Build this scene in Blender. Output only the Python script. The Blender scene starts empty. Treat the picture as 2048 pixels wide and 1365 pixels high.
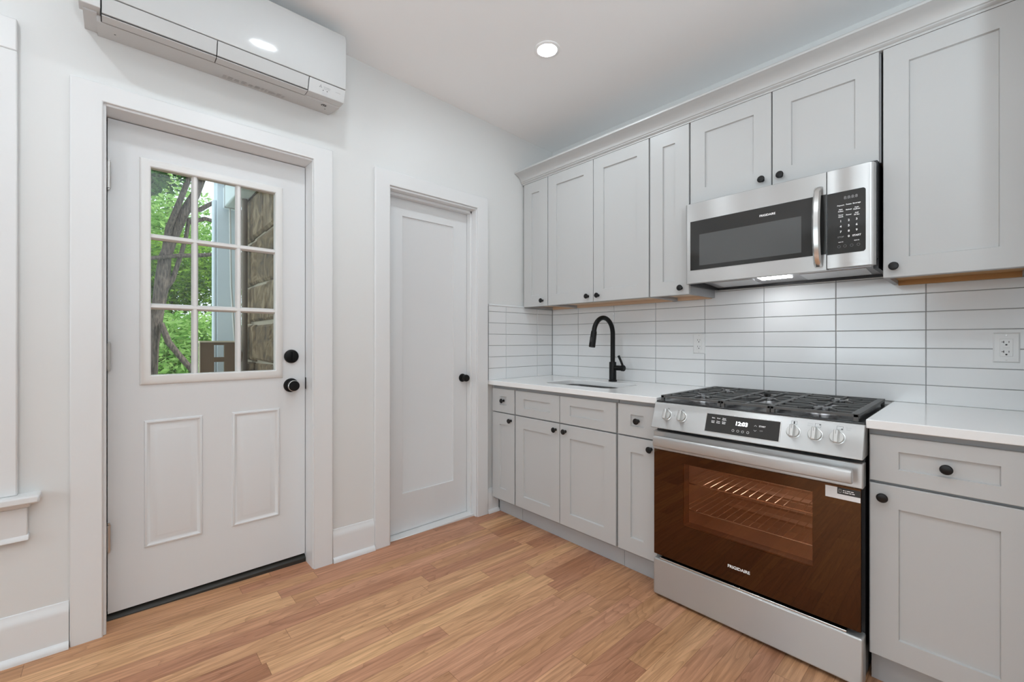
import bpy, bmesh, math, random
from mathutils import Vector, Matrix
from math import sin, cos, pi, radians, tan, atan
random.seed(7)
S = bpy.context.scene
COL = S.collection

# ------------------------------------------------------------------ camera, world, exposure, fill lamps, sun
F_PX = 870.0
CAM = (2.2761, -2.5183, 1.1774)
cd = bpy.data.cameras.new('camera'); cam = bpy.data.objects.new('camera', cd); COL.objects.link(cam)
cd.sensor_width = 36.0; cd.lens = 36.0*F_PX/2048.0; cd.clip_start = 0.02; cd.clip_end = 200
cam.location = CAM
yaw = math.atan(800.0/F_PX)                 # looks towards -X and +Y, level
cam.rotation_euler = (pi/2, 0, pi/2 - yaw)
S.camera = cam
vs = S.view_settings
vs.view_transform = 'Standard'; vs.look = 'None'; vs.gamma = 1.0; vs.use_curve_mapping = False
vs.exposure = 0.31
S.cycles.use_denoising = True
S.cycles.max_bounces = 12; S.cycles.diffuse_bounces = 6; S.cycles.glossy_bounces = 5
S.cycles.transmission_bounces = 6; S.cycles.transparent_max_bounces = 16
S.cycles.caustics_reflective = False; S.cycles.caustics_refractive = False
S.cycles.sample_clamp_indirect = 6.0
W = bpy.data.worlds.new('sky'); S.world = W; W.use_nodes = True
bg = W.node_tree.nodes['Background']; bg.inputs[0].default_value = (0.80, 0.92, 1.0, 1); bg.inputs[1].default_value = 1.7

def area(name, loc, rot, sx, sy, power, col=(1, 1, 1)):
    l = bpy.data.lights.new(name, 'AREA'); l.shape = 'RECTANGLE'; l.size = sx; l.size_y = sy
    l.energy = power; l.color = col
    o = bpy.data.objects.new(name, l); o.location = loc; o.rotation_euler = rot; COL.objects.link(o); return o
# added fill lamps inside the unseen rear and side windows, standing in for daylight
WINDOW_FILL = (0.81, 0.925, 1.0)
area('window_fill_back', (1.0, -6.05, 1.55), (radians(105), 0, 0), 1.3, 1.4, 16, WINDOW_FILL)
area('window_fill_back', (3.3, -6.05, 1.55), (radians(105), 0, 0), 1.3, 1.4, 16, WINDOW_FILL)
area('window_fill_side', (4.35, -3.6, 1.55), (radians(105), 0, radians(90)), 1.6, 1.4, 4, WINDOW_FILL)
sun = bpy.data.lights.new('sun', 'SUN'); sun.energy = 3.2; sun.angle = .02; sun.color = (1.0, .97, .90)
so = bpy.data.objects.new('sun', sun); COL.objects.link(so); so.rotation_euler = Vector((.30, .62, .72)).to_track_quat('Z', 'Y').to_euler()
FILL_POWER = 80.0
FILL_COLOR = (0.79, 0.915, 1.0)
CAN_STRENGTH = 128.0

# ------------------------------------------------------------------ materials
def lin(c):
    return tuple((v/12.92 if v <= 0.04045 else ((v+0.055)/1.055)**2.4) for v in c)
def mat(name, col, rough=0.5, metal=0.0, spec=0.5, emit=None, strength=0.0, coat=0.0):
    m = bpy.data.materials.new(name); m.use_nodes = True
    b = m.node_tree.nodes['Principled BSDF']
    b.inputs['Base Color'].default_value = (*col, 1); b.inputs['Roughness'].default_value = rough
    b.inputs['Metallic'].default_value = metal; b.inputs['Specular IOR Level'].default_value = spec
    b.inputs['Coat Weight'].default_value = coat
    if emit:
        b.inputs['Emission Color'].default_value = (*emit, 1); b.inputs['Emission Strength'].default_value = strength
    return m
def N(m, t, **kw):
    n = m.node_tree.nodes.new(t)
    for k, v in kw.items(): setattr(n, k, v)
    return n
def L(m, a, b): m.node_tree.links.new(a, b)
def bump(m, scale=(1, 1, 1), nscale=40, strength=0.1, dist=0.002, detail=3):
    b = m.node_tree.nodes['Principled BSDF']
    tc = N(m, 'ShaderNodeTexCoord'); mp = N(m, 'ShaderNodeMapping'); mp.inputs['Scale'].default_value = scale
    nz = N(m, 'ShaderNodeTexNoise'); nz.inputs['Scale'].default_value = nscale; nz.inputs['Detail'].default_value = detail
    bp = N(m, 'ShaderNodeBump'); bp.inputs['Strength'].default_value = strength; bp.inputs['Distance'].default_value = dist
    L(m, tc.outputs['Object'], mp.inputs['Vector']); L(m, mp.outputs[0], nz.inputs['Vector'])
    L(m, nz.outputs['Fac'], bp.inputs['Height']); L(m, bp.outputs[0], b.inputs['Normal'])
    return nz
WHITE = mat('white_wall_paint', (.71, .71, .70), .42); bump(WHITE, nscale=9, strength=.25, dist=.004)
CEIL = mat('white_ceiling_paint', (.92, .92, .92), .7); bump(CEIL, nscale=6, strength=.1, dist=.003)
TRIM = mat('white_trim_paint', (.735, .735, .735), .32); bump(TRIM, scale=(1, 1, .25), nscale=14, strength=.12, dist=.002)
DOORW = mat('white_door_paint', (.715, .72, .725), .38)
VINYL = mat('cream_vinyl', (.76, .75, .735), .35)
GREY = mat('grey_cabinet_paint', (.525, .525, .52), .38)
GREYIN = mat('grey_cabinet_edge', (.36, .36, .365), .5)
DARKGAP = mat('dark_gap', (.03, .03, .03), .8)
RAWWOOD = mat('raw_maple', lin((.84, .73, .62)), .6); bump(RAWWOOD, scale=(1, 12, 12), nscale=10, strength=.1)
RAWOAK = mat('raw_honey_wood', lin((.71, .53, .33)), .6)
QUARTZ = mat('white_quartz', (.86, .86, .855), .14, spec=.5)
TILE = mat('white_glazed_tile', (.76, .765, .77), .12); bump(TILE, nscale=7, strength=.06, dist=.003, detail=1)
GROUT = mat('grey_grout', (.30, .30, .30), .9)
BLACK = mat('matte_black_metal', (.007, .007, .007), .40, spec=.22)
KNOBM = mat('black_cabinet_knob', (.009, .008, .008), .33, spec=.3)
STEEL = mat('brushed_steel', (.53, .528, .522), .33, metal=.64)
_b = STEEL.node_tree.nodes['Principled BSDF']; _b.inputs['Anisotropic']  .default_value = .96; _b.inputs['Anisotropic Rotation'].default_value = 0.25
CHROME = mat('polished_steel', (.72, .72, .71), .2, metal=1.0)
KNOBSTEEL = mat('satin_silver_knob', (.62, .62, .605), .30, metal=.8)
SINKST = mat('sink_steel', (.55, .55, .55), .25, metal=1.0)
BLKGLASS = mat('black_glass', (.022, .022, .021), .07, spec=.6)
MWWIN = mat('microwave_window_mesh', (.085, .088, .088), .12, spec=.7)
DARKMET = mat('dark_metal', (.03, .03, .032), .45, metal=.3)
IRON = mat('cast_iron', (.085, .085, .083), .45, spec=.5); bump(IRON, nscale=180, strength=.15, dist=.001)
COOKTOP = mat('black_enamel_cooktop', (.018, .018, .02), .22, spec=.6)
BURNER = mat('burner_aluminium', (.45, .45, .46), .35, metal=.9)
PRINT = mat('white_glow_print', (.80, .80, .80), .6, emit=(1, 1, 1), strength=.12)  # print glows faintly by itself, brightness added in the material
PRINTDIM = mat('grey_print', (.30, .30, .30), .6)
INK = mat('dark_print', (.04, .04, .04), .6)
INKGREY = mat('pale_print', (.38, .38, .38), .6)
CLOCKM = mat('lit_clock_digits', (.9, .9, .9), .5, emit=(.92, .97, 1), strength=2.5)
ACW = mat('glossy_white_plastic', (.52, .52, .515), .10, spec=.55, coat=.3)
ACB = mat('white_plastic', (.58, .58, .575), .35)
ACGAP = mat('dark_seam', (.02, .02, .02), .7)
PLATE = mat('white_outlet_plastic', (.73, .73, .725), .3)
HINGE = mat('satin_nickel', (.60, .59, .57), .33, metal=1.0)
SWEEP = mat('dark_bronze_threshold', (.028, .026, .022), .45)
CAN = mat('lit_downlight_lens', (1, 1, 1), .5, emit=(.845, .94, 1.0), strength=CAN_STRENGTH)
MWLAMP = mat('lit_cooktop_lamp', (1, 1, 1), .5, emit=(.93, .97, 1.0), strength=20)
PAPER = mat('white_sticker', (.85, .85, .86), .5)
PAPERG = mat('printed_grey_patch', (.55, .55, .56), .5)
OVENIN = mat('oven_enamel', lin((.60, .52, .47)), .42)
RACK = mat('chrome_rack', (.80, .76, .70), .22, metal=1.0)
OVFILL = mat('oven_fill_glow', (1, .9, .75), .5, emit=(1.0, .88, .79), strength=11)
POSTM = mat('pale_blue_white_paint', (.66, .74, .80), .5)
DUCTM = mat('white_duct_cover', (.70, .76, .78), .4)
PIPE = mat('brown_pipe', (.15, .11, .075), .5)
CABLEM = mat('grey_white_cable', (.62, .62, .60), .5)
BENCHW = mat('brown_stained_wood', (.17, .10, .05), .55); bump(BENCHW, scale=(8, 8, 1), nscale=20, strength=.25)
BENCHE = mat('pale_cut_wood_edge', (.72, .62, .46), .6)

def glass(name, tint=(1, 1, 1), fres=1.45, refl=(1, 1, 1), rough=0.0):
    m = bpy.data.materials.new(name); m.use_nodes = True; nt = m.node_tree; nt.nodes.clear()
    o = nt.nodes.new('ShaderNodeOutputMaterial'); mx = nt.nodes.new('ShaderNodeMixShader')
    t = nt.nodes.new('ShaderNodeBsdfTransparent'); t.inputs[0].default_value = (*tint, 1)
    g = nt.nodes.new('ShaderNodeBsdfGlossy'); g.inputs['Color'].default_value = (*refl, 1); g.inputs['Roughness'].default_value = rough
    f = nt.nodes.new('ShaderNodeFresnel'); f.inputs[0].default_value = fres
    nt.links.new(f.outputs[0], mx.inputs[0]); nt.links.new(t.outputs[0], mx.inputs[1]); nt.links.new(g.outputs[0], mx.inputs[2])
    nt.links.new(mx.outputs[0], o.inputs[0]); return m
GLASS = glass('clear_window_glass', (.97, .985, .98), 1.45)
def ovenglass(name, tint, refl):
    m = bpy.data.materials.new(name); m.use_nodes = True; nt = m.node_tree; nt.nodes.clear()
    o = nt.nodes.new('ShaderNodeOutputMaterial'); ad = nt.nodes.new('ShaderNodeAddShader')
    t = nt.nodes.new('ShaderNodeBsdfTransparent'); t.inputs[0].default_value = (*tint, 1)
    g = nt.nodes.new('ShaderNodeBsdfGlossy'); g.inputs['Color'].default_value = (*refl, 1); g.inputs['Roughness'].default_value = .02
    nt.links.new(t.outputs[0], ad.inputs[0]); nt.links.new(g.outputs[0], ad.inputs[1]); nt.links.new(ad.outputs[0], o.inputs[0]); return m
OVGLASS = ovenglass('bronze_mirror_oven_glass', (.66, .56, .50), (.085, .043, .021))
def ovenblack():
    m = bpy.data.materials.new('bronze_black_oven_glass'); m.use_nodes = True; nt = m.node_tree; nt.nodes.clear()
    o = nt.nodes.new('ShaderNodeOutputMaterial'); ad = nt.nodes.new('ShaderNodeAddShader')
    t = nt.nodes.new('ShaderNodeBsdfDiffuse'); t.inputs[0].default_value = (.008, .005, .003, 1)
    g = nt.nodes.new('ShaderNodeBsdfGlossy'); g.inputs['Color'].default_value = (.085, .043, .021, 1); g.inputs['Roughness'].default_value = .02
    nt.links.new(t.outputs[0], ad.inputs[0]); nt.links.new(g.outputs[0], ad.inputs[1]); nt.links.new(ad.outputs[0], o.inputs[0]); return m
OVBLACK = ovenblack()

def oak_floor():
    m = mat('oak_strip_floor', (.5, .3, .15), .34, spec=.4)
    b = m.node_tree.nodes['Principled BSDF']
    tc = N(m, 'ShaderNodeTexCoord'); sx = N(m, 'ShaderNodeSeparateXYZ'); L(m, tc.outputs['Object'], sx.inputs[0])
    def M(op, a, b_=None, c=None):
        n = N(m, 'ShaderNodeMath', operation=op)
        for i, v in enumerate((a, b_, c)):
            if v is None: continue
            if isinstance(v, (int, float)): n.inputs[i].default_value = v
            else: L(m, v, n.inputs[i])
        return n.outputs[0]
    xs = M('DIVIDE', sx.outputs[0], .0755)
    i = M('FLOOR', xs); fx = M('FRACT', xs)
    w1 = N(m, 'ShaderNodeTexWhiteNoise', noise_dimensions='1D'); L(m, i, w1.inputs['W'])
    w2 = N(m, 'ShaderNodeTexWhiteNoise', noise_dimensions='1D'); L(m, M('ADD', i, 37.3), w2.inputs['W'])
    ln = M('MULTIPLY_ADD', w2.outputs[0], .75, .60)
    ys = M('DIVIDE', M('MULTIPLY_ADD', w1.outputs[0], 7.0, M('ADD', sx.outputs[1], 20.0)), ln)
    j = M('FLOOR', ys); fy = M('FRACT', ys)
    pid = M('MULTIPLY_ADD', i, 17.31, M('MULTIPLY', j, 5.77))
    w3 = N(m, 'ShaderNodeTexWhiteNoise', noise_dimensions='1D'); L(m, pid, w3.inputs['W'])
    w4 = N(m, 'ShaderNodeTexWhiteNoise', noise_dimensions='1D'); L(m, M('ADD', pid, 3.1), w4.inputs['W'])
    cr = N(m, 'ShaderNodeValToRGB'); L(m, w3.outputs[0], cr.inputs[0])
    e = cr.color_ramp.elements
    e[0].position = 0; e[0].color = (*lin((.665, .458, .335)), 1)
    e[1].position = 1; e[1].color = (*lin((.85, .665, .49)), 1)
    for p, c in ((.22, (.755, .545, .425)), (.45, (.755, .56, .40)), (.62, (.775, .565, .445)), (.8, (.795, .60, .445))):
        x = cr.color_ramp.elements.new(p); x.color = (*lin(c), 1)
    # grain: streaks along Y, plus cathedral figure
    cv = N(m, 'ShaderNodeCombineXYZ')
    L(m, M('MULTIPLY', sx.outputs[0], 75.0), cv.inputs[0]); L(m, M('MULTIPLY', sx.outputs[1], 3.2), cv.inputs[1]); L(m, M('MULTIPLY', w4.outputs[0], 60.0), cv.inputs[2])
    n1 = N(m, 'ShaderNodeTexNoise'); n1.inputs['Scale'].default_value = 1.0; n1.inputs['Detail'].default_value = 5; n1.inputs['Roughness'].default_value = .62; L(m, cv.outputs[0], n1.inputs['Vector'])
    cv2 = N(m, 'ShaderNodeCombineXYZ')
    L(m, M('MULTIPLY', sx.outputs[0], 11.0), cv2.inputs[0]); L(m, M('MULTIPLY', sx.outputs[1], 1.3), cv2.inputs[1]); L(m, M('MULTIPLY', w4.outputs[0], 41.0), cv2.inputs[2])
    n2 = N(m, 'ShaderNodeTexNoise'); n2.inputs['Scale'].default_value = 1.0; n2.inputs['Detail'].default_value = 1.5; n2.inputs['Distortion'].default_value = .6; L(m, cv2.outputs[0], n2.inputs['Vector'])
    rings = M('FRACT', M('MULTIPLY', n2.outputs['Fac'], 15.0))
    ringd = M('POWER', rings, 4.0)
    g1 = N(m, 'ShaderNodeMapRange'); g1.inputs['From Min'].default_value = .33; g1.inputs['From Max'].default_value = .68; g1.inputs['To Min'].default_value = .72; g1.inputs['To Max'].default_value = 1.16; L(m, n1.outputs['Fac'], g1.inputs['Value'])
    grain = M('MULTIPLY', g1.outputs[0], M('MULTIPLY_ADD', ringd, -.24, 1.06))
    # gaps
    ex = M('LESS_THAN', M('MINIMUM', fx, M('SUBTRACT', 1.0, fx)), .011)
    ey = M('LESS_THAN', M('MULTIPLY', M('MINIMUM', fy, M('SUBTRACT', 1.0, fy)), ln), .0010)
    gap = M('MAXIMUM', ex, ey)
    dk = M('MULTIPLY', grain, M('MULTIPLY_ADD', gap, -.42, 1.0))
    mx = N(m, 'ShaderNodeMix', data_type='RGBA', blend_type='MULTIPLY'); mx.inputs[0].default_value = 1.0
    L(m, cr.outputs[0], mx.inputs[6])
    cc = N(m, 'ShaderNodeCombineColor'); L(m, dk, cc.inputs[0]); L(m, M('POWER', dk, 1.15), cc.inputs[1]); L(m, M('POWER', dk, 1.35), cc.inputs[2])
    L(m, cc.outputs[0], mx.inputs[7]); L(m, mx.outputs[2], b.inputs['Base Color'])
    bp = N(m, 'ShaderNodeBump'); bp.inputs['Strength'].default_value = .25; bp.inputs['Distance'].default_value = .0008
    L(m, M('SUBTRACT', n1.outputs['Fac'], gap), bp.inputs['Height']); L(m, bp.outputs[0], b.inputs['Normal'])
    return m
FLOORM = oak_floor()

def stone_mat():
    m = mat('rough_brown_stone', (.2, .15, .1), .85)
    b = m.node_tree.nodes['Principled BSDF']
    tc = N(m, 'ShaderNodeTexCoord')
    n = N(m, 'ShaderNodeTexNoise'); n.inputs['Scale'].default_value = 7; n.inputs['Detail'].default_value = 6; n.inputs['Distortion'].default_value = 1.6; L(m, tc.outputs['Object'], n.inputs['Vector'])
    cr = N(m, 'ShaderNodeValToRGB'); L(m, n.outputs['Fac'], cr.inputs[0])
    e = cr.color_ramp.elements
    e[0].position = .3; e[0].color = (.05, .033, .02, 1); e[1].position = .72; e[1].color = (.32, .24, .15, 1)
    x = e.new(.5); x.color = (.145, .093, .045, 1)
    L(m, cr.outputs[0], b.inputs['Base Color'])
    bp = N(m, 'ShaderNodeBump'); bp.inputs['Strength'].default_value = .9; bp.inputs['Distance'].default_value = .02
    L(m, n.outputs['Fac'], bp.inputs['Height']); L(m, bp.outputs[0], b.inputs['Normal']); return m
STONE = stone_mat()
MORTAR = mat('pale_mortar', (.40, .34, .26), .9)
BARK = mat('grey_brown_bark', (.13, .095, .075), .9)
def bark():
    b = BARK.node_tree.nodes['Principled BSDF']; nz = bump(BARK, scale=(9, 9, 2), nscale=6, strength=.8, dist=.02, detail=5)
    cr = N(BARK, 'ShaderNodeValToRGB'); L(BARK, nz.outputs['Fac'], cr.inputs[0])
    cr.color_ramp.elements[0].color = (.03, .022, .019, 1); cr.color_ramp.elements[0].position = .35
    cr.color_ramp.elements[1].color = (.15, .115, .095, 1); cr.color_ramp.elements[1].position = .7
    L(BARK, cr.outputs[0], b.inputs['Base Color'])
bark()
def leafmat(name, c0, c1):
    m = bpy.data.materials.new(name); m.use_nodes = True; nt = m.node_tree; nt.nodes.clear()
    o = nt.nodes.new('ShaderNodeOutputMaterial'); ad = nt.nodes.new('ShaderNodeMixShader'); ad.inputs[0].default_value = .5
    d = nt.nodes.new('ShaderNodeBsdfDiffuse'); t = nt.nodes.new('ShaderNodeBsdfTranslucent')
    gi = nt.nodes.new('ShaderNodeNewGeometry'); cr = nt.nodes.new('ShaderNodeValToRGB')
    cr.color_ramp.elements[0].color = (*c0, 1); cr.color_ramp.elements[1].color = (*c1, 1)
    nt.links.new(gi.outputs['Random Per Island'], cr.inputs[0])
    nt.links.new(cr.outputs[0], d.inputs[0]); nt.links.new(cr.outputs[0], t.inputs[0])
    nt.links.new(d.outputs[0], ad.inputs[1]); nt.links.new(t.outputs[0], ad.inputs[2]); nt.links.new(ad.outputs[0], o.inputs[0]); return m
LEAF1 = leafmat('maple_leaves', (.06, .17, .02), (.30, .48, .07))
LEAF2 = leafmat('pale_leaves', (.14, .32, .06), (.46, .66, .24))
LEAF3 = leafmat('dark_leaves', (.02, .09, .03), (.11, .27, .07))
SOIL = mat('leafy_ground', (.10, .16, .05), .95); bump(SOIL, nscale=6, strength=.8, dist=.1)
PORCHM = mat('weathered_porch_boards', (.32, .30, .28), .8)

# ------------------------------------------------------------------ mesh building
class MB:
    def __init__(s, o=(0, 0, 0), u=(1, 0, 0), v=(0, 1, 0), w=(0, 0, 1)):
        s.V = []; s.Fc = []; s.o = Vector(o); s.u = Vector(u); s.v = Vector(v); s.w = Vector(w)
    def P(s, a, b, c): return s.o + s.u*a + s.v*b + s.w*c
    def add(s, pts, faces):
        k = len(s.V); s.V += [s.P(*p) for p in pts]; s.Fc += [tuple(i+k for i in f) for f in faces]; return s
    def box(s, x0, x1, y0, y1, z0, z1):
        return s.add([(x0, y0, z0), (x1, y0, z0), (x1, y1, z0), (x0, y1, z0), (x0, y0, z1), (x1, y0, z1), (x1, y1, z1), (x0, y1, z1)],
                     [(0, 3, 2, 1), (4, 5, 6, 7), (0, 1, 5, 4), (1, 2, 6, 5), (2, 3, 7, 6), (3, 0, 4, 7)])
    def lathe(s, prof, c=(0, 0, 0), axis=(0, 0, 1), n=28, caps=True):
        ax = Vector(axis).normalized(); t = Vector((1, 0, 0)) if abs(ax.x) < .9 else Vector((0, 1, 0))
        e1 = ax.cross(t).normalized(); e2 = ax.cross(e1); C = Vector(c); pts = []; fs = []
        for r, h in prof:
            for k in range(n):
                a = 2*pi*k/n; pts.append(tuple(C + ax*h + e1*(r*cos(a)) + e2*(r*sin(a))))
        for i in range(len(prof)-1):
            for k in range(n):
                k2 = (k+1) % n; fs.append((i*n+k, i*n+k2, (i+1)*n+k2, (i+1)*n+k))
        if caps and prof[0][0] > 1e-6: fs.append(tuple(range(n-1, -1, -1)))
        if caps and prof[-1][0] > 1e-6: fs.append(tuple((len(prof)-1)*n+k for k in range(n)))
        return s.add(pts, fs)
    def cyl(s, p0, p1, r, n=20, r2=None):
        d = Vector(p1)-Vector(p0); return s.lathe([(r, 0), (r if r2 is None else r2, d.length)], p0, d, n)
    def tube(s, path, r, n=12, cap=True):
        P = [Vector(p) for p in path]; m = len(P); R = r if isinstance(r, (list, tuple)) else [r]*m
        pts = []; fs = []; ref = None
        for i in range(m):
            t = (P[min(i+1, m-1)]-P[max(i-1, 0)]).normalized()
            if ref is None: ref = Vector((0, 0, 1)) if abs(t.z) < .9 else Vector((1, 0, 0))
            e1 = (ref - t*ref.dot(t)).normalized(); ref = e1; e2 = t.cross(e1)
            for k in range(n):
                a = 2*pi*k/n; pts.append(tuple(P[i] + e1*(R[i]*cos(a)) + e2*(R[i]*sin(a))))
        for i in range(m-1):
            for k in range(n):
                k2 = (k+1) % n; fs.append((i*n+k, i*n+k2, (i+1)*n+k2, (i+1)*n+k))
        if cap: fs.append(tuple(range(n-1, -1, -1))); fs.append(tuple((m-1)*n+k for k in range(n)))
        return s.add(pts, fs)
    def prism(s, poly, a0, a1, axis='x'):
        n = len(poly)
        f = {'x': lambda p, a: (a, p[0], p[1]), 'y': lambda p, a: (p[0], a, p[1]), 'z': lambda p, a: (p[0], p[1], a)}[axis]
        pts = [f(p, a0) for p in poly] + [f(p, a1) for p in poly]
        return s.add(pts, [tuple(range(n-1, -1, -1)), tuple(range(n, 2*n))] + [(i, (i+1) % n, n+(i+1) % n, n+i) for i in range(n)])
    def ring(s, rects):
        # rects: list of (a0,a1,b0,b1,c) nested loops in the local u,v plane at height c; last one is capped
        k = [[(a0, b0, c), (a1, b0, c), (a1, b1, c), (a0, b1, c)] for a0, a1, b0, b1, c in rects]
        pts = [p for q in k for p in q]; fs = []
        for i in range(len(k)-1):
            for j in range(4): fs.append((i*4+j, i*4+(j+1) % 4, (i+1)*4+(j+1) % 4, (i+1)*4+j))
        return s.add(pts, fs), pts, fs
    def text(s, string, size, cu, cv, w=0.0, align='CENTER', sx=1.0, bold=0.0):
        cu_ = bpy.data.curves.new('tmp', 'FONT'); cu_.body = string; cu_.size = size; cu_.align_x = align; cu_.align_y = 'CENTER'
        cu_.resolution_u = 3; cu_.offset = bold; cu_.extrude = 0.00015
        o = bpy.data.objects.new('tmp', cu_); COL.objects.link(o)
        dg = bpy.context.evaluated_depsgraph_get(); dg.update()
        me = bpy.data.meshes.new_from_object(o.evaluated_get(dg))
        s.add([(cu+v.co.x*sx, cv+v.co.y, w+v.co.z) for v in me.vertices], [tuple(p.vertices) for p in me.polygons])
        bpy.data.objects.remove(o); bpy.data.curves.remove(cu_); bpy.data.meshes.remove(me); return s
    def build(s, name, m, parent=None, bevel=0.0, seg=2, smooth=True, recalc=True, label=None):
        c = Vector((0, 0, 0)); lo = [min(v[i] for v in s.V) for i in range(3)]; hi = [max(v[i] for v in s.V) for i in range(3)]
        c = Vector([(lo[i]+hi[i])/2 for i in range(3)])
        me = bpy.data.meshes.new(name); me.from_pydata([tuple(v-c) for v in s.V], [], s.Fc)
        if recalc:
            b = bmesh.new(); b.from_mesh(me); bmesh.ops.recalc_face_normals(b, faces=b.faces); b.to_mesh(me); b.free()
        if smooth:
            me.shade_smooth(); me.set_sharp_from_angle(angle=radians(38))
        me.materials.append(m)
        o = bpy.data.objects.new(name, me); COL.objects.link(o)
        pw = Vector((0, 0, 0)); p = parent
        while p is not None: pw = pw + p.location; p = p.parent
        o.parent = parent; o.location = c - pw
        if bevel > 0:
            bm_ = o.modifiers.new('edge', 'BEVEL'); bm_.width = bevel; bm_.segments = seg; bm_.limit_method = 'ANGLE'; bm_.angle_limit = radians(40)
        if label: o['label'] = label
        return o
def wloc(o):
    p = Vector((0, 0, 0))
    while o is not None: p = p + o.location; o = o.parent
    return p
def tag(o, label=None, cat=None, group=None, kind=None):
    if label: o['label'] = label
    if cat: o['category'] = cat
    if group: o['group'] = group
    if kind: o['kind'] = kind
    return o
def thing(name, loc, label=None, cat=None, group=None, kind=None):
    o = bpy.data.objects.new(name, None); o.empty_display_size = .05; COL.objects.link(o); o.location = loc
    return tag(o, label, cat, group, kind)
def structure(name, mb, m, label=None, **k):
    return tag(mb.build(name, m, **k), label=label, kind='structure')

def fz(x, y): return .016 - .007*x - .0215*(y+.56)       # the old floor is not quite level
def cz(y): return 2.638 - .030*y                          # nor is the ceiling

# ------------------------------------------------------------------ room shell
XE, YB = 4.5, -6.2
fl = MB(); c4 = [(-.2, YB), (XE, YB), (XE, .1), (-.2, .1)]
fl.add([(x, y, fz(x, y)) for x, y in c4] + [(x, y, -.16) for x, y in c4], [(0, 1, 2, 3), (7, 6, 5, 4), (0, 4, 5, 1), (1, 5, 6, 2), (2, 6, 7, 3), (3, 7, 4, 0)])
o = fl.build('floor', FLOORM, smooth=False); tag(o, 'honey oak strip floor', kind='structure')
ce = MB(); ce.add([(x, y, cz(y)) for x, y in c4] + [(x, y, 3.0) for x, y in c4], [(0, 1, 2, 3), (7, 6, 5, 4), (0, 4, 5, 1), (1, 5, 6, 2), (2, 6, 7, 3), (3, 7, 4, 0)])
structure('ceiling', ce, CEIL, 'flat white ceiling', smooth=False)

D1 = (-2.553, -1.765, -.16, 2.096)    # openings in the door wall: y0, y1, z0, z1
D2 = (-1.371, -.749, -.16, 2.052)
W1 = (-3.42, -2.868, .645, 2.18)
W2 = (-4.28, -3.72, .645, 2.10)
def wall_with_openings(mb, x0, x1, ya, yb, z0, z1, ops):
    ops = sorted(ops); y = ya
    for a, b, c, d in ops:
        mb.box(x0, x1, y, a, z0, z1)
        if c > z0: mb.box(x0, x1, a, b, z0, c)
        mb.box(x0, x1, a, b, d, z1); y = b
    mb.box(x0, x1, y, yb, z0, z1)
wl = MB(); wall_with_openings(wl, -.2, 0, YB, 0, -.16, 3.0, [D1, D2, W1, W2])
structure('wall_left', wl, WHITE, 'white plaster wall with the two doors', smooth=False)
structure('wall_right', MB().box(-.2, XE, 0, .15, -.16, 3.0), WHITE, 'white wall behind the cabinets', smooth=False)
wb = MB(o=(0, 0, 0), u=(0, 1, 0), v=(1, 0, 0))
wall_with_openings(wb, YB-.2, YB, -.2, XE, -.16, 3.0, [(.3, 1.7, .8, 2.3), (2.6, 4.0, .8, 2.3)])
structure('wall_back', wb, WHITE, smooth=False)
ws = MB(); wall_with_openings(ws, XE, XE+.2, YB, .15, -.16, 3.0, [(-4.45, -2.75, .8, 2.3)])
structure('wall_side', ws, WHITE, smooth=False)
structure('wall_end', MB().box(2.43, 2.53, -.80, -.001, -.05, 2.9), WHITE, smooth=False)

# window casings, sashes behind and beside the camera
def window(name, axis, a0, a1, z0, z1, pos, inward):
    # axis 'y': wall runs along Y at x=pos ; axis 'x': wall runs along X at y=pos
    if axis == 'y': mk = lambda: MB(o=(pos, 0, 0), u=(0, 1, 0), v=(0, 0, 1), w=(inward, 0, 0))
    else: mk = lambda: MB(o=(0, pos, 0), u=(1, 0, 0), v=(0, 0, 1), w=(0, inward, 0))
    ctr = mk().P((a0+a1)/2, z0, 0)
    t = thing(name, tuple(ctr), kind='structure')
    f = mk(); e = .045
    for q in ((a0, a0+e, z0, z1), (a1-e, a1, z0, z1), (a0+e, a1-e, z0, z0+e), (a0+e, a1-e, z1-e, z1), (a0+e, a1-e, (z0+z1)/2-.02, (z0+z1)/2+.02)):
        f.box(q[0], q[1], q[2], q[3], -.12, -.07)
    f.build('sash', TRIM, t, bevel=.003)
    mk().box(a0+e, a1-e, z0+e, z1-e, -.098, -.094).build('pane', GLASS, t)
    return t
w1 = window('window_1', 'y', W1[0], W1[1], W1[2], W1[3], 0, 1)
w2 = window('window_2', 'y', W2[0], W2[1], W2[2], W2[3], 0, 1)
window('window_3', 'x', .3, 1.7, .8, 2.3, YB, 1)
window('window_4', 'x', 2.6, 4.0, .8, 2.3, YB, 1)
window('window_5', 'y', -4.45, -2.75, .8, 2.3, XE, -1)

def casing(name, y0, y1, yi0, yi1, zi, zt, th=.022, label=None):
    m = MB(); za, zb_ = fz(0, y0)-.004, fz(0, y1)-.004
    poly = [(y0, za), (yi0, za), (yi0, zi), (yi1, zi), (yi1, zb_), (y1, zb_), (y1, zt), (y0, zt)]; n_ = 8
    m.add([(0, y, z) for y, z in poly] + [(th, y, z) for y, z in poly],
          [(0, 1, 2, 7), (2, 3, 6, 7), (3, 4, 5, 6), (15, 10, 9, 8), (15, 14, 11, 10), (14, 13, 12, 11)] + [(i, (i+1) % n_, n_+(i+1) % n_, n_+i) for i in range(n_)])
    return structure(name, m, TRIM, label, bevel=.004)
casing('trim_1', -2.632, -1.687, -2.543, -1.780, 2.083, 2.150, label='flat white casing around the glazed door')
casing('trim_2', -1.460, -.662, -1.371, -.749, 2.052, 2.134, label='flat white casing around the narrow panel door')
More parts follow.
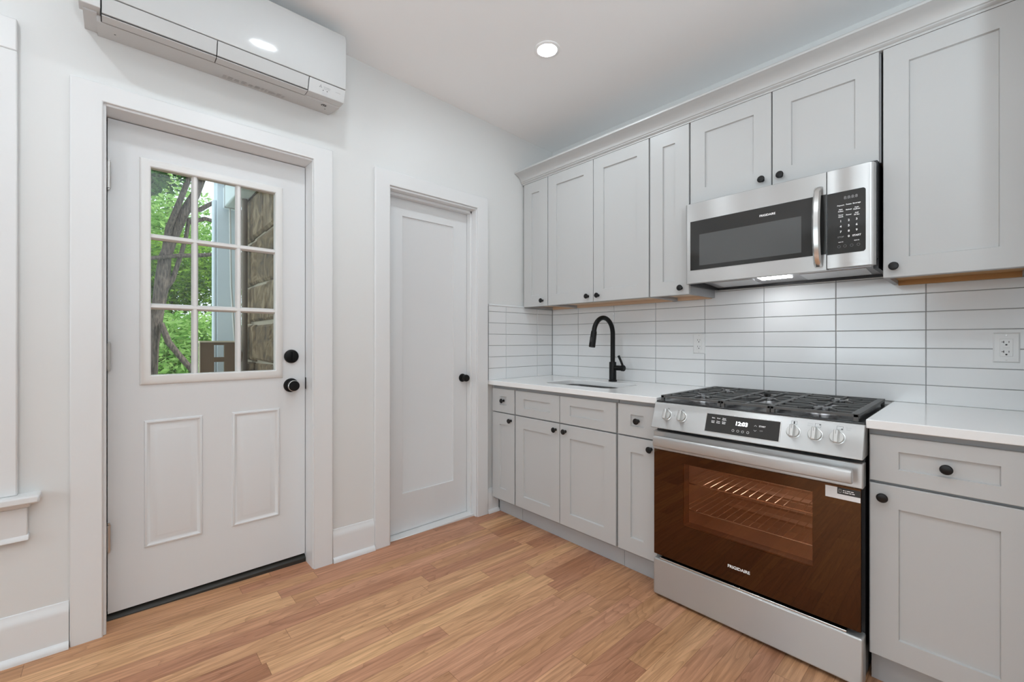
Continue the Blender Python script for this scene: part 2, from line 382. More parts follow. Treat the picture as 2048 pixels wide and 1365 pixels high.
# jambs (with stops)
j1 = MB(); z0 = fz(0, -2.1)-.02
j1.box(-.2, .008, -2.552, -2.5345, z0, 2.095); j1.box(-.2, .008, -1.783, -1.766, z0, 2.095); j1.box(-.2, .008, -2.5345, -1.783, 2.0745, 2.095)
j1.box(-.2, -.147, -2.5345, -2.518, z0, 2.0745); j1.box(-.2, -.147, -1.80, -1.783, z0, 2.0745); j1.box(-.2, -.147, -2.518, -1.80, 2.058, 2.0745)
structure('trim_3', j1, TRIM, 'white jamb of the glazed door', bevel=.0015)
j2 = MB(); z0 = fz(0, -1.0)-.02
j2.box(-.2, .01, -1.371, -1.364, z0, 2.05); j2.box(-.2, .01, -.7555, -.749, z0, 2.05); j2.box(-.2, .01, -1.371, -.749, 2.04, 2.052)
j2.box(-.076, -.036, -1.364, -1.352, z0, 2.04); j2.box(-.076, -.036, -.768, -.7555, z0, 2.04); j2.box(-.076, -.036, -1.364, -.7555, 2.024, 2.04)
structure('trim_4', j2, TRIM, 'white jamb and stop of the narrow panel door', bevel=.002)
structure('trim_5', MB().box(-.2, -.012, -1.364, -.7555, -.10, .034), TRIM, 'white sill under the narrow panel door', bevel=.003)
th_ = MB(); th_.prism([(-.2, .0), (-.090, .02), (-.090, .062), (-.105, .074), (-.2, .076)], -2.534, -1.7835, 'y')
structure('trim_6', th_, SWEEP, 'dark bronze threshold under the glazed door', bevel=.002)

def baseboard(name, ya, yb, label):
    t = thing(name, (0.0, (ya+yb)/2, fz(0, (ya+yb)/2)), label, kind='structure')
    zz = lambda y: fz(0, y)
    m = MB(); prof = [(0, -.01), (.015, -.01), (.015, .125), (.013, .142), (.007, .150), (.004, .163), (0, .165)]
    n = len(prof)
    m.add([(d, ya, zz(ya)+z) for d, z in prof] + [(d, yb, zz(yb)+z) for d, z in prof], [tuple(range(n)), tuple(range(2*n-1, n-1, -1))] + [(i, (i+1) % n, n+(i+1) % n, n+i) for i in range(n)])
    m.build('board', TRIM, t)
    m = MB(); prof = [(.015, -.006), (.030, -.006), (.030, .006), (.026, .017), (.019, .023), (.015, .024)]; n = len(prof)
    m.add([(d, ya, zz(ya)+z) for d, z in prof] + [(d, yb, zz(yb)+z) for d, z in prof], [tuple(range(n)), tuple(range(2*n-1, n-1, -1))] + [(i, (i+1) % n, n+(i+1) % n, n+i) for i in range(n)])
    m.build('shoe_moulding', TRIM, t)
baseboard('baseboard_left', -3.9, -2.634, 'white baseboard left of the glazed door')
baseboard('baseboard_middle', -1.685, -1.461, 'white baseboard between the two doors')
baseboard('baseboard_corner', -.660, -.565, 'short white baseboard beside the base cabinets')

# window 1 casing, stool, apron at the left edge
wc = MB(); zb = .645
wc.box(0, .024, -2.868, -2.758, zb, 2.175); wc.box(0, .024, -3.53, -3.42, zb, 2.175); wc.box(0, .0241, -3.53, -2.758, 2.175, 2.285)
o = wc.build('casing', TRIM, w1, bevel=.004)
st = MB(); st.box(-.06, .062, -3.59, -2.703, .618, .645); st.prism([(0, .596), (.030, .600), (.036, .618), (0, .618)], -3.56, -2.728, 'y')
st.build('stool', TRIM, w1, bevel=.006)
ap = MB(); ap.box(0, .020, -3.55, -2.735, .484, .598); ap.prism([(0, .484), (.026, .484), (.024, .498), (.018, .505), (0, .505)], -3.553, -2.731, 'y')
ap.build('apron', TRIM, w1, bevel=.003)
wc = MB(); wc.box(0, .022, -3.72, -3.61, zb, 2.09); wc.box(0, .022, -4.39, -4.28, zb, 2.09); wc.box(0, .022, -4.39, -3.61, 2.09, 2.20); wc.box(-.06, .06, -4.45, -3.60, .618, .645)
wc.build('casing', TRIM, w2, bevel=.004)

# ------------------------------------------------------------------ glazed exterior door
d1 = thing('door_1', (-.12, -2.1589, .0835), 'white half-glazed exterior door with nine panes', kind='structure')
XF = -.10                                          # front face
dY0, dY1, dZ0, dZ1 = -2.5312, -1.7856, .0835, 2.0711
gY0, gY1, gZ0, gZ1 = -2.4163, -1.9056, 1.0142, 1.9257  # hole for the glass
sl = MB()
sl.box(XF-.045, XF, dY0, gY0, dZ0, dZ1); sl.box(XF-.045, XF, gY1, dY1, dZ0, dZ1)
sl.box(XF-.045, XF, gY0, gY1, dZ0, gZ0); sl.box(XF-.045, XF, gY0, gY1, gZ1, dZ1)
sl.build('slab', DOORW, d1, smooth=False)
def doorface(off=0.0): return MB(o=(XF+off, 0, 0), u=(0, 1, 0), v=(0, 0, 1), w=(1, 0, 0))
def nest(y0, y1, z0, z1, steps):
    m = doorface(); r = [(y0+i, y1-i, z0+i, z1-i, h) for i, h in steps]
    mb, pts, fs = m.ring(r); k = len(r)-1
    m.Fc.append((k*4, k*4+1, k*4+2, k*4+3)); return m
for (a, b, c, d) in ((-2.4203, -2.2189, 0.3124, 0.8444), (-2.1070, -1.9046, 0.3114, 0.8444)):
    nest(a, b, c, d, [(0, .0), (.003, .006), (.009, .008), (.018, .001), (.022, .001), (.042, .008), (.045, .0085)]).build('raised_panel', DOORW, d1)
# glazing frame, plastic
gf = doorface()
gf.ring([(-2.4346, -1.8894, 0.9939, 1.9419, 0), (-2.4326, -1.8914, 0.9959, 1.9399, .006), (-2.4264, -1.8975, 1.0020, 1.9338, .010), (-2.4163, -1.9077, 1.0122, 1.9236, .013), (-2.4020, -1.9219, 1.0295, 1.9104, .013), (-2.3980, -1.9260, 1.0336, 1.9063, .009), (-2.3969, -1.9270, 1.0346, 1.9053, -.020)])
gfo = gf.build('glazing_frame', VINYL, d1, recalc=True)
for yy in (-2.2464, -2.0796):
    m = MB(o=(XF-.012, 0, 0), u=(0, 1, 0), v=(0, 0, 1), w=(1, 0, 0))
    m.prism([(yy-.013, 0), (yy-.011, .012), (yy-.005, .018), (yy+.005, .018), (yy+.011, .012), (yy+.013, 0)], 1.0346, 1.9053, 'y') if False else None
    m = MB(); m.prism([(XF-.016, yy-.013), (XF-.004, yy-.011), (XF+.003, yy-.005), (XF+.003, yy+.005), (XF-.004, yy+.011), (XF-.016, yy+.013)], 1.0315, 1.9084, 'z')
    m.build('muntin', VINYL, d1)
for zz in (1.3245, 1.6195):
    m = MB(); m.prism([(XF-.016, zz-.013), (XF-.004, zz-.011), (XF+.004, zz-.005), (XF+.004, zz+.005), (XF-.004, zz+.011), (XF-.016, zz+.013)], -2.4000, -1.9240, 'y')
    m.build('muntin', VINYL, d1)
MB().box(XF-.026, XF-.022, -2.4153, -1.9067, 1.0153, 1.9246).build('glass_pane', GLASS, d1, label='clear glass behind the nine-pane grid')
for zc in (1.8402, 1.1160, 0.3907):
    hx, hy = XF+.011, -2.5285
    h = MB(); h.cyl((hx, hy, zc-.052), (hx, hy, zc+.052), .0075, 14)
    h.cyl((hx, hy, zc-.059), (hx, hy, zc-.053), .005, 12); h.cyl((hx, hy, zc+.053), (hx, hy, zc+.059), .005, 12)
    for zk in (-.031, -.010, .011, .032): h.cyl((hx, hy, zc+zk-.0008), (hx, hy, zc+zk+.0008), .0079, 14)
    h.box(XF, XF+.004, -2.5335, hy, zc-.05, zc+.05)
    h.build('hinge', HINGE, d1, label='satin nickel hinge')
db = MB(); db.lathe([(.034, 0), (.0345, .004), (.031, .012), (.026, .014), (.0, .0145)], (XF, -1.8507, 1.0997), (1, 0, 0), 36)
db = db.build('deadbolt', BLACK, d1, label='round black deadbolt with thumb turn')
tt = MB(); tt.prism([(XF+.012, -1.8548), (XF+.012, -1.8466), (XF+.034, -1.8492), (XF+.034, -1.8522)], 1.0763, 1.1231, 'z'); tt.build('thumb_turn', BLACK, db, bevel=.0015)
ro = MB(); ro.lathe([(.0345, 0), (.035, .004), (.031, .010), (.014, .013), (.012, .030), (.0, .030)], (XF, -1.8527, 0.9542), (1, 0, 0), 36)
ro = ro.build('rosette', BLACK, d1)
kn = MB(); kn.lathe([(.012, .026), (.022, .030), (.0262, .034), (.0267, .050), (.0255, .056), (.0, .057)], (XF, -1.8527, 0.9542), (1, 0, 0), 36); kn.build('knob', BLACK, ro, label='black round door knob with silver edge')
rg = MB(); rg.lathe([(.0265, .0525), (.0272, .0535), (.0272, .055), (.0262, .0562), (.0250, .0568)], (XF, -1.8527, 0.9542), (1, 0, 0), 36, caps=False); rg.build('silver_edge', HINGE, ro)
sp = MB(); sp.lathe([(.0, 0), (.020, .0), (.020, .003), (.0, .003)], (XF-.004, -1.7815, 0.9613), (0, -1, 0), 24)
MB().box(XF-.03, XF+.012, -1.7851, -1.7815, 0.9308, 0.9898).build('strike_plate', BLACK, d1, bevel=.003)

# ------------------------------------------------------------------ narrow panel door
d2 = thing('door_2', (-.1, -1.06, .03), 'narrow white one-panel door with black knob', kind='structure')
X2 = -.079
m = MB(o=(X2, 0, 0), u=(0, 1, 0), v=(0, 0, 1), w=(1, 0, 0))
y0, y1, z0, z1 = -1.361, -.7585, .037, 2.036; py0, py1, pz0, pz1 = -1.242, -.873, .264, 1.925
m.ring([(y0, y1, z0, z1, -.035), (y0, y1, z0, z1, 0), (py0, py1, pz0, pz1, 0), (py0+.001, py1-.001, pz0+.001, pz1-.001, -.007), (py0+.010, py1-.010, pz0+.010, pz1-.010, -.011)])
m.Fc.append((16, 17, 18, 19)); m.Fc.append((3, 2, 1, 0))
m.build('slab', DOORW, d2)
ro = MB(); ro.lathe([(.027, 0), (.0275, .004), (.024, .010), (.012, .013), (.010, .024), (.0, .024)], (X2, -.803, .933), (1, 0, 0), 30); ro = ro.build('rosette', BLACK, d2)
kn = MB(); kn.lathe([(.010, .020), (.017, .026), (.0225, .032), (.0230, .046), (.0205, .054), (.010, .057), (0, .0575)], (X2, -.803, .933), (1, 0, 0), 30); kn.build('knob', BLACK, ro)
structure('wall_light_block', MB().box(-.24, -.2, -1.45, -.68, -.16, 2.2), WHITE, smooth=False)  # unseen panel added to stop sky light leaking around the door

# ------------------------------------------------------------------ cabinet parts
def shaker(name, x0, x1, z0, z1, yf, parent, stile=.0735, rail=None, th=.019, rec=.009):
    r = stile if rail is None else rail
    m = MB(o=(0, yf, 0), u=(1, 0, 0), v=(0, 0, 1), w=(0, -1, 0))
    e = .0015
    m.ring([(x0, x1, z0, z1, -th), (x0, x1, z0, z1, -e), (x0+e, x1-e, z0+e, z1-e, 0),
            (x0+stile, x1-stile, z0+r, z1-r, 0), (x0+stile+.0012, x1-stile-.0012, z0+r+.0012, z1-r-.0012, -.0045), (x0+stile+.0025, x1-stile-.0025, z0+r+.0025, z1-r-.0025, -rec)])
    m.Fc.append((20, 21, 22, 23)); m.Fc.append((3, 2, 1, 0))
    return m.build(name, GREY, parent)
def knob(x, z, yf, parent):
    m = MB(); m.lathe([(.0085, 0), (.0075, .002), (.0055, .006), (.0055, .013), (.0095, .017), (.0150, .0205), (.0155, .0235), (.0130, .0265), (.006, .028), (0, .0283)], (x, yf, z), (0, -1, 0), 24)
    return m.build('knob', KNOBM, parent)
YBF = -.63; YBB = YBF+.019
def base_cabinet(x0, x1, label, group='grey base cabinets', hollow=False):
    t = thing('base_cabinet', ((x0+x1)/2, -.31, fz((x0+x1)/2, -.56)), label, 'cabinet', group)
    b = MB(); ya_, yb_ = YBB+.001, -.012
    if hollow:
        b.box(x0+.001, x0+.019, ya_, yb_, .115, .882); b.box(x1-.019, x1-.001, ya_, yb_, .115, .882); b.box(x0+.019, x1-.019, ya_, yb_, .115, .133)
        b.box(x0+.019, x1-.019, -.024, yb_, .133, .882); b.box(x0+.019, x1-.019, ya_, ya_+.018, .133, .882)
    else: b.box(x0+.001, x1-.001, ya_, yb_, .115, .882)
    b.build('body', GREYIN, t, smooth=False)
    MB().box(x0+.0005, x1-.0005, -.56, -.545, -.004+fz(x0, -.56), .116).build('toe_kick', GREYM2, t, smooth=False)
    return t
GREYM2 = mat('grey_toe_kick_paint', (.47, .48, .49), .45)
c = base_cabinet(.022, .2475, 'narrow grey base cabinet next to the white panel door')
MB().box(.003, .022, -.606, -.59, .115, .882).build('filler_strip', GREY, c)
f = shaker('drawer_front', .0275, .2435, .709, .862, YBF, c, stile=.0745, rail=.048); knob(.135, .785, YBF+.006, f)
f = shaker('door', .0275, .2435, .131, .702, YBF, c); knob(.214, .664, YBF, f)
c = base_cabinet(.2485, 1.0095, 'wide grey base cabinet below the sink', hollow=True)
shaker('drawer_front', .255, .6235, .709, .862, YBF, c, rail=.048); shaker('drawer_front', .6275, 1.0035, .709, .862, YBF, c, rail=.048)
f = shaker('door', .255, .6235, .131, .702, YBF, c); knob(.596, .665, YBF, f)
f = shaker('door', .6275, 1.0035, .131, .702, YBF, c); knob(.669, .665, YBF, f)
c = base_cabinet(1.0105, 1.238, 'narrow grey base cabinet left of the range')
f = shaker('drawer_front', 1.0155, 1.2335, .709, .862, YBF, c, stile=.0735, rail=.048); knob(1.127, .785, YBF+.006, f)
f = shaker('door', 1.0155, 1.2335, .131, .702, YBF, c); knob(1.200, .661, YBF, f)
c = base_cabinet(2.0065, 2.387, 'grey base cabinet right of the range')
f = shaker('drawer_front', 2.0115, 2.381, .709, .862, YBF, c, rail=.047); knob(2.196, .784, YBF+.006, f)
f = shaker('door', 2.0115, 2.381, .124, .700, YBF, c); knob(2.0465, .660, YBF, f)

YUF = -.325; YUB = YUF+.019
def wall_cabinet(x0, x1, z0, z1, label, rail=True, wood=RAWWOOD):
    t = thing('wall_cabinet', ((x0+x1)/2, -.16, z0), label, 'cabinet', 'grey wall cabinets')
    b = MB(); zb = z0+.020 if rail else z0
    b.box(x0+.001, x1-.001, YUB+.001, -.012, zb, z1)
    if rail:
        b.box(x0+.001, x0+.017, YUB+.001, -.012, z0, zb); b.box(x1-.017, x1-.001, YUB+.001, -.012, z0, zb)
        b.box(x0+.017, x1-.017, YUB+.001, YUB+.02, z0, zb)
    b.build('body', GREYIN, t, smooth=False)
    if rail:
        MB().box(x0+.017, x1-.017, YUB+.021, -.03, zb-.004, zb-.0005).build('bottom_panel', wood, t, smooth=False, label='unpainted wood underside')
        MB().box(x0+.017, x1-.017, -.029, -.012, z0-.004, zb-.001).build('hanging_rail', wood, t, smooth=False, label='unpainted wood rail')
    return t
Z0, Z1 = 1.421, 2.303
c = wall_cabinet(.014, .2505, Z0, Z1, 'narrow grey wall cabinet in the corner by the white wall')
f = shaker('door', .0165, .2475, Z0, Z1, YUF, c, stile=.078); knob(.204, 1.457, YUF, f)
c = wall_cabinet(.2515, 1.0145, Z0, Z1, 'tall double-door grey wall cabinet above the sink')
f = shaker('door', .2545, .6315, Z0, Z1, YUF, c); knob(.5935, 1.457, YUF, f)
f = shaker('door', .6355, 1.0115, Z0, Z1, YUF, c); knob(.6725, 1.457, YUF, f)
c = wall_cabinet(1.0155, 1.2435, Z0, Z1, 'narrow grey wall cabinet left of the microwave')
f = shaker('door', 1.0195, 1.2405, Z0, Z1, YUF, c, stile=.0755); knob(1.200, 1.455, YUF, f)
c = wall_cabinet(1.2445, 2.0025, 1.876, Z1, 'short double-door grey wall cabinet above the microwave', rail=False)
f = shaker('door', 1.2485, 1.6215, 1.876, Z1, YUF, c); knob(1.586, 1.914, YUF, f)
f = shaker('door', 1.6265, 1.997, 1.876, Z1, YUF, c); knob(1.661, 1.914, YUF, f)
c = wall_cabinet(2.0065, 2.387, Z0, Z1, 'tall single-door grey wall cabinet right of the microwave', wood=RAWOAK)
f = shaker('door', 2.0095, 2.383, Z0, Z1, YUF, c); knob(2.042, 1.461, YUF, f)

# crown moulding
cp = [(-.012, 2.304), (-.3265, 2.304), (-.3265, 2.312), (-.333, 2.314), (-.338, 2.319), (-.338, 2.323), (-.343, 2.325), (-.346, 2.333), (-.353, 2.344), (-.364, 2.354), (-.378, 2.361), (-.392, 2.366), (-.398, 2.369), (-.404, 2.371), (-.404, 2.379), (-.398, 2.386), (-.012, 2.386)]
m = MB(); m.prism(cp, .004, 2.41, 'x')
m.V = [Vector((v.x, v.y, v.z)) for v in m.V]
tag(m.build('crown_moulding', GREY), 'grey crown moulding along the top of the wall cabinets', 'moulding')

# ------------------------------------------------------------------ countertops and sink
def rrect(x0, x1, y0, y1, r, n=6):
    p = []
    for cx_, cy_, a0 in ((x1-r, y1-r, 0), (x0+r, y1-r, 90), (x0+r, y0+r, 180), (x1-r, y0+r, 270)):
        for k in range(n+1):
            a = radians(a0+90*k/n); p.append((cx_+r*cos(a), cy_+r*sin(a)))
    return p
SX0, SX1, SY0, SY1 = .375, .880, -.505, -.185
cx0, cx1, cy0, cy1, ct0, ct1 = .001, 1.2405, -.652, -.004, .884, .914
hole = rrect(SX0, SX1, SY0, SY1, .06); n = len(hole)
outer = []
for (x, y) in hole:                                    # matching outer loop on the slab edge
    dx, dy = x-(SX0+SX1)/2, y-(SY0+SY1)/2
    outer.append((x, y))
# build: slab as four boxes around a rectangle + corner fillets
m = MB()
hb = (SX0, SX1, SY0, SY1)
ox = [(cx1, cy1), (cx0, cy1), (cx0, cy0), (cx1, cy0)]
pts = []; fs = []
q = n//4
for zi, z in enumerate((ct1, ct0)):
    pts += [(x, y, z) for x, y in hole] + [(x, y, z) for x, y in ox]
off = n+4
for zi in (0, 1):
    b = zi*off
    for kq in range(4):
        cidx = b+n+kq
        for k in range(q-1):
            a_, b_ = b+kq*q+k, b+kq*q+k+1
            fs.append((cidx, b_, a_))
        nk = (kq+1) % 4
        fs.append((cidx, b+n+nk, b+nk*q, b+kq*q+q-1))
for k in range(n): fs.append((k, (k+1) % n, off+(k+1) % n, off+k))
for k in range(4): fs.append((n+k, n+(k+1) % 4, off+n+(k+1) % 4, off+n+k))
m.add(pts, fs)
tag(m.build('countertop', QUARTZ, bevel=.0025), 'white stone countertop with the sink cut-out', 'countertop', 'white countertops')
tag(MB().box(2.0045, 2.392, -.652, -.004, .884, .914).build('countertop', QUARTZ, bevel=.0025), 'short white stone countertop right of the range', 'countertop', 'white countertops')
sk = thing('kitchen_sink', (.6275, -.345, .68), 'undermount stainless steel sink set in the white countertop', 'sink')
m = MB(); lv = [(.012, .8832, 0), (.0, .8832, 0), (.0, .875, 0), (.004, .72, 0), (.03, .70, 0), (.2, .698, 1)]
loops = [rrect(SX0-.006+d if d < .1 else .60, SX1+.006-d if d < .1 else .655, SY0-.006+d if d < .1 else -.37, SY1+.006-d if d < .1 else -.315, .06 if d < .1 else .02) for d, z, _ in [(-.02, 0, 0), (0, 0, 0), (0, 0, 0), (.006, 0, 0), (.03, 0, 0), (.2, 0, 0)]]
zs = [.8835, .8835, .87, .72, .700, .697]
pts = []; fs = []
for lp, z in zip(loops, zs): pts += [(x, y, z) for x, y in lp]
for i in range(len(loops)-1):
    for k in range(n): fs.append((i*n+k, i*n+(k+1) % n, (i+1)*n+(k+1) % n, (i+1)*n+k))
fs.append(tuple((len(loops)-1)*n+k for k in range(n)))
m.add(pts, fs); m.build('basin', SINKST, sk)
m = MB(); m.lathe([(.042, .0), (.042, .003), (.034, .004), (.030, .001), (0, .001)], (.6275, -.3425, .6975)); m.build('drain', CHROME, sk)

# faucet
fx, fy = .631, -.112
ft = thing('kitchen_faucet', (fx, fy, .914), 'matte black gooseneck pull-down faucet behind the sink', 'faucet')
m = MB(); m.lathe([(.027, 0), (.027, .010), (.023, .0115), (.0225, .125), (.021, .127), (.0, .127)], (fx, fy, .914), (0, 0, 1), 32); m.build('body', BLACK, ft)
R_ = .101; zc = 1.224; path = [(fx, fy, 1.04), (fx, fy, 1.12), (fx, fy, zc)]
for k in range(1, 22):
    a = pi*k/21*.955; path.append((fx, fy-R_+R_*cos(a), zc+R_*sin(a)))
m = MB(); m.tube(path, .0148, 20); m.build('spout', BLACK, ft)
e = Vector(path[-1]); d = (Vector(path[-1])-Vector(path[-2])).normalized()
m = MB(); m.lathe([(.0155, -.002), (.0175, .002), (.0182, .010), (.0192, .05), (.0198, .098), (.0185, .101), (.0, .101)], tuple(e), tuple(d), 28); hd = m.build('spray_head', BLACK, ft)
m = MB(); pp = e+d*.055+Vector((0, -.018, -.002)); m.box(pp.x-.007, pp.x+.007, pp.y-.004, pp.y+.003, pp.z-.022, pp.z+.02); m.build('spray_button', DARKMET, hd, bevel=.002)
m = MB(); m.cyl((fx, fy, 1.003), (fx+.075, fy, 1.003), .0165, 26); m.lathe([(.0165, 0), (.0195, .002), (.0195, .018), (.016, .022), (0, .023)], (fx+.066, fy, 1.003), (1, 0, 0), 26); hb_ = m.build('handle_barrel', BLACK, ft)
m = MB(); m.tube([(fx+.079, fy, 1.01), (fx+.066, fy-.004, 1.045), (fx+.050, fy-.010, 1.083)], [.0075, .0072, .0078], 14); m.build('lever', BLACK, hb_)

# ------------------------------------------------------------------ backsplash
bs = thing('tile_backsplash', (.9, -.004, .914), 'white stacked rectangular tile backsplash with grey grout lines', 'backsplash')
PT, PW, GZ, GX = .0773, .308, .9145, .2605
def tiles(cols, z_tops, plane):
    m = MB() if plane == 'right' else MB(u=(0, 1, 0), v=(1, 0, 0))
    g = .0028
    for a0, a1, zt in cols:
        k = 0
        while GZ+k*PT < zt-.004:
            za, zb = GZ+k*PT+(g/2 if k else 0), min(GZ+(k+1)*PT-g/2, zt); k += 1
            if zb-za < .004: continue
            A0, A1 = a0+g/2, a1-g/2; e = .0018; s_ = -1 if plane == 'right' else 1
            pts = [(A0, s_*.003, za), (A1, s_*.003, za), (A1, s_*.003, zb), (A0, s_*.003, zb), (A0, s_*.0065, za), (A1, s_*.0065, za), (A1, s_*.0065, zb), (A0, s_*.0065, zb),
                   (A0+e, s_*.008, za+e), (A1-e, s_*.008, za+e), (A1-e, s_*.008, zb-e), (A0+e, s_*.008, zb-e)]
            m.add(pts, [(0, 1, 5, 4), (1, 2, 6, 5), (2, 3, 7, 6), (3, 0, 4, 7), (4, 5, 9, 8), (5, 6, 10, 9), (6, 7, 11, 10), (7, 4, 8, 11), (8, 9, 10, 11)])
    return m
cols = []; a = .008
for k in range(8):
    b = GX+k*PW
    cols.append((a, min(b, 2.428), 1.418 if b < 1.25 else 1.60)); a = b
cols = [(x0, min(x1, 2.428), 1.418 if (x1 < 1.24 or x0 > 2.06) else 1.49) for x0, x1, z in cols]
tiles(cols, None, 'right').build('tile_field', TILE, bs, smooth=False)
tiles([(-.646, -.487, 1.416), (-.487, -.173, 1.416), (-.173, -.009, 1.416)], None, 'left').build('tile_field', TILE, bs, smooth=False)
g = MB(); g.box(.0005, 2.429, -.0045, -.0003, .9141, 1.42); g.box(1.2455, 2.0015, -.0045, -.0003, 1.42, 1.49); g.box(.0003, .0045, -.6462, -.001, .9141, 1.417)
g.build('grout', GROUT, bs, smooth=False)
m = MB(); m.tube([(.006, -.647, 1.4225), (.006, -.31, 1.4225)], .0068, 12); m.build('pencil_trim', TILE, bs)

def outlet(x, z, label, gfci):
    t = thing('wall_outlet', (x, -.008, z-.058), label, 'outlet', 'white wall outlets')
    w, h = .0345, .057
    m = MB(o=(x, -.0082, z), u=(1, 0, 0), v=(0, 0, 1), w=(0, -1, 0))
    m.ring([(-w, w, -h, h, 0), (-w, w, -h, h, .002), (-w+.004, w-.004, -h+.004, h-.004, .0058)]); m.Fc.append((8, 9, 10, 11)); m.Fc.append((3, 2, 1, 0))
    m.build('plate', PLATE, t)
    m = MB(o=(x, -.0135, z), u=(1, 0, 0), v=(0, 0, 1), w=(0, -1, 0)); m.box(-.0168, .0168, -.0335, .0335, 0, .0022)
    r = m.build('receptacle', PLATE, t, bevel=.0012)
    m = MB(o=(x, -.0157, z), u=(1, 0, 0), v=(0, 0, 1), w=(0, -1, 0))
    for s_ in (.0185, -.0185):
        m.box(-.0078, -.0056, s_-.001, s_+.0075, -.0002, .0004); m.box(.0056, .0074, s_, s_+.0065, -.0002, .0004)
        m.lathe([(.0030, 0), (.0030, .0004), (0, .0004)], (0, s_-.0075, 0), (0, 0, 1), 12)
        if gfci: m.box(-.0125, -.0056, s_+.002, s_+.004, -.0002, .0004)
    m.build('slots', INK, r)
    if gfci:
        m = MB(o=(x, -.0157, z), u=(1, 0, 0), v=(0, 0, 1), w=(0, -1, 0)); m.box(-.008, .008, .0006, .0046, 0, .001); m.build('test_button', PLATE, r, bevel=.0004)
        m = MB(o=(x, -.0157, z), u=(1, 0, 0), v=(0, 0, 1), w=(0, -1, 0)); m.box(-.008, .008, -.0046, -.0006, 0, .001); m.build('reset_button', PLATE, r, bevel=.0004)
    m = MB(o=(x, -.0138, z), u=(1, 0, 0), v=(0, 0, 1), w=(0, -1, 0))
    for s_ in (.0475, -.0475):
        m = MB(o=(x, -.0138, z), u=(1, 0, 0), v=(0, 0, 1), w=(0, -1, 0)); m.lathe([(.0028, 0), (.0026, .0008), (0, .001)], (0, s_, 0), (0, 0, 1), 12); m.build('screw', HINGE, t)
outlet(1.1535, 1.1615, 'plain white duplex outlet in the tiles left of the range', False)
outlet(2.331, 1.152, 'white outlet with test buttons in the tiles right of the range', True)

# ------------------------------------------------------------------ range
RX0, RX1 = 1.2425, 2.0025
rg = thing('gas_range', ((RX0+RX1)/2, -.35, fz(1.6, -.35)), 'stainless steel slide-in gas range with black grates and dark oven door', 'range')
m = MB()                                                # carcass: sides, back, floor, top around the oven cavity
m.box(RX0+.003, RX0+.022, -.628, -.02, .03, .885); m.box(RX1-.022, RX1-.003, -.628, -.02, .03, .885)
m.box(RX0+.022, RX1-.022, -.05, -.02, .03, .885); m.box(RX0+.022, RX1-.022, -.628, -.05, .03, .20); m.box(RX0+.022, RX1-.022, -.628, -.05, .70, .885)
m.build('body', DARKMET, rg, smooth=False)
CX0, CX1, CZ0, CZ1 = RX0+.09, RX1-.09, .26, .675
m = MB(); yb_ = -.12
m.add([(CX0, -.63, CZ0), (CX1, -.63, CZ0), (CX1, -.63, CZ1), (CX0, -.63, CZ1), (CX0, yb_, CZ0), (CX1, yb_, CZ0), (CX1, yb_, CZ1), (CX0, yb_, CZ1)],
      [(4, 7, 6, 5), (0, 4, 5, 1), (3, 2, 6, 7), (0, 3, 7, 4), (1, 5, 6, 2)])
k = 12                                                   # embossed ribs on the cavity back
for i in range(6):
    z = CZ0+.05+i*.055; m.prism([(yb_, z-.014), (yb_-.010, z), (yb_, z+.014)], CX0+.03, CX1-.03, 'x')
m.build('oven_cavity', OVENIN, rg, recalc=False)
for zr in (.415, .535):
    m = MB(); m.tube([(CX0+.01, -.60, zr), (CX1-.01, -.60, zr), (CX1-.01, -.15, zr), (CX0+.01, -.15, zr), (CX0+.01, -.60, zr)], .0032, 8)
    for i in range(17):
        x = CX0+.04+i*(CX1-CX0-.08)/16; m.tube([(x, -.602, zr+.004), (x, -.15, zr+.004)], .0019, 6)
    m.build('oven_rack', RACK, rg)
m = MB(); m.box(CX0+.12, CX1-.12, -.34, -.30, CZ1-.012, CZ1-.002); m.build('oven_fill_strip', OVFILL, rg)  # hidden glowing strip added to light the cavity back evenly
# oven door
YD = -.685
od = MB()
od.box(RX0, RX1, YD, YD+.05, .683, .768)
od = od.build('oven_door', STEEL, rg, bevel=.004)
WX0, WX1, WZ0, WZ1 = 1.383, 1.862, .370, .642
m = MB(); yb2 = YD+.001
m.box(RX0+.004, WX0, yb2, yb2+.008, .205, .6825); m.box(WX1, RX1-.006, yb2, yb2+.008, .205, .6825); m.box(WX0, WX1, yb2, yb2+.008, .205, WZ0); m.box(WX0, WX1, yb2, yb2+.008, WZ1, .6825)
m.build('door_glass', OVBLACK, od, smooth=False, label='dark bronze glass front')
MB().box(WX0, WX1, yb2, yb2+.004, WZ0, WZ1).build('door_window', OVGLASS, od, smooth=False, label='see-through bronze window')
m = MB(); ys = YD+.010
m.box(RX0+.012, WX0+.004, ys, YD+.052, .205, .6825); m.box(WX1-.004, RX1-.012, ys, YD+.052, .205, .6825); m.box(WX0, WX1, ys, YD+.052, .205, WZ0+.004); m.box(WX0, WX1, ys, YD+.052, WZ1-.004, .6825)
m.build('door_core', DARKMET, od, smooth=False)
m = MB(); hp = [(YD-.062, .716), (YD-.058, .709), (YD-.048, .708), (YD-.036, .712), (YD-.034, .745), (YD-.042, .756), (YD-.052, .757), (YD-.060, .750)]
m.prism(hp, RX0+.030, RX1-.020, 'x'); hd = m.build('handle', STEEL, od, bevel=.004, seg=3)
for xh in (RX0+.06, RX1-.09): m = MB(); m.box(xh, xh+.03, YD-.037, YD+.001, .716, .744); m.build('handle_mount', STEEL, hd, bevel=.003)
m = MB(o=(0, yb2-.0002, 0), u=(1, 0, 0), v=(0, 0, 1), w=(0, -1, 0)); m.text('FRIGIDAIRE', .0165, 1.6125, .268, bold=.0003); m.build('logo', PRINT, od, smooth=False, recalc=False)
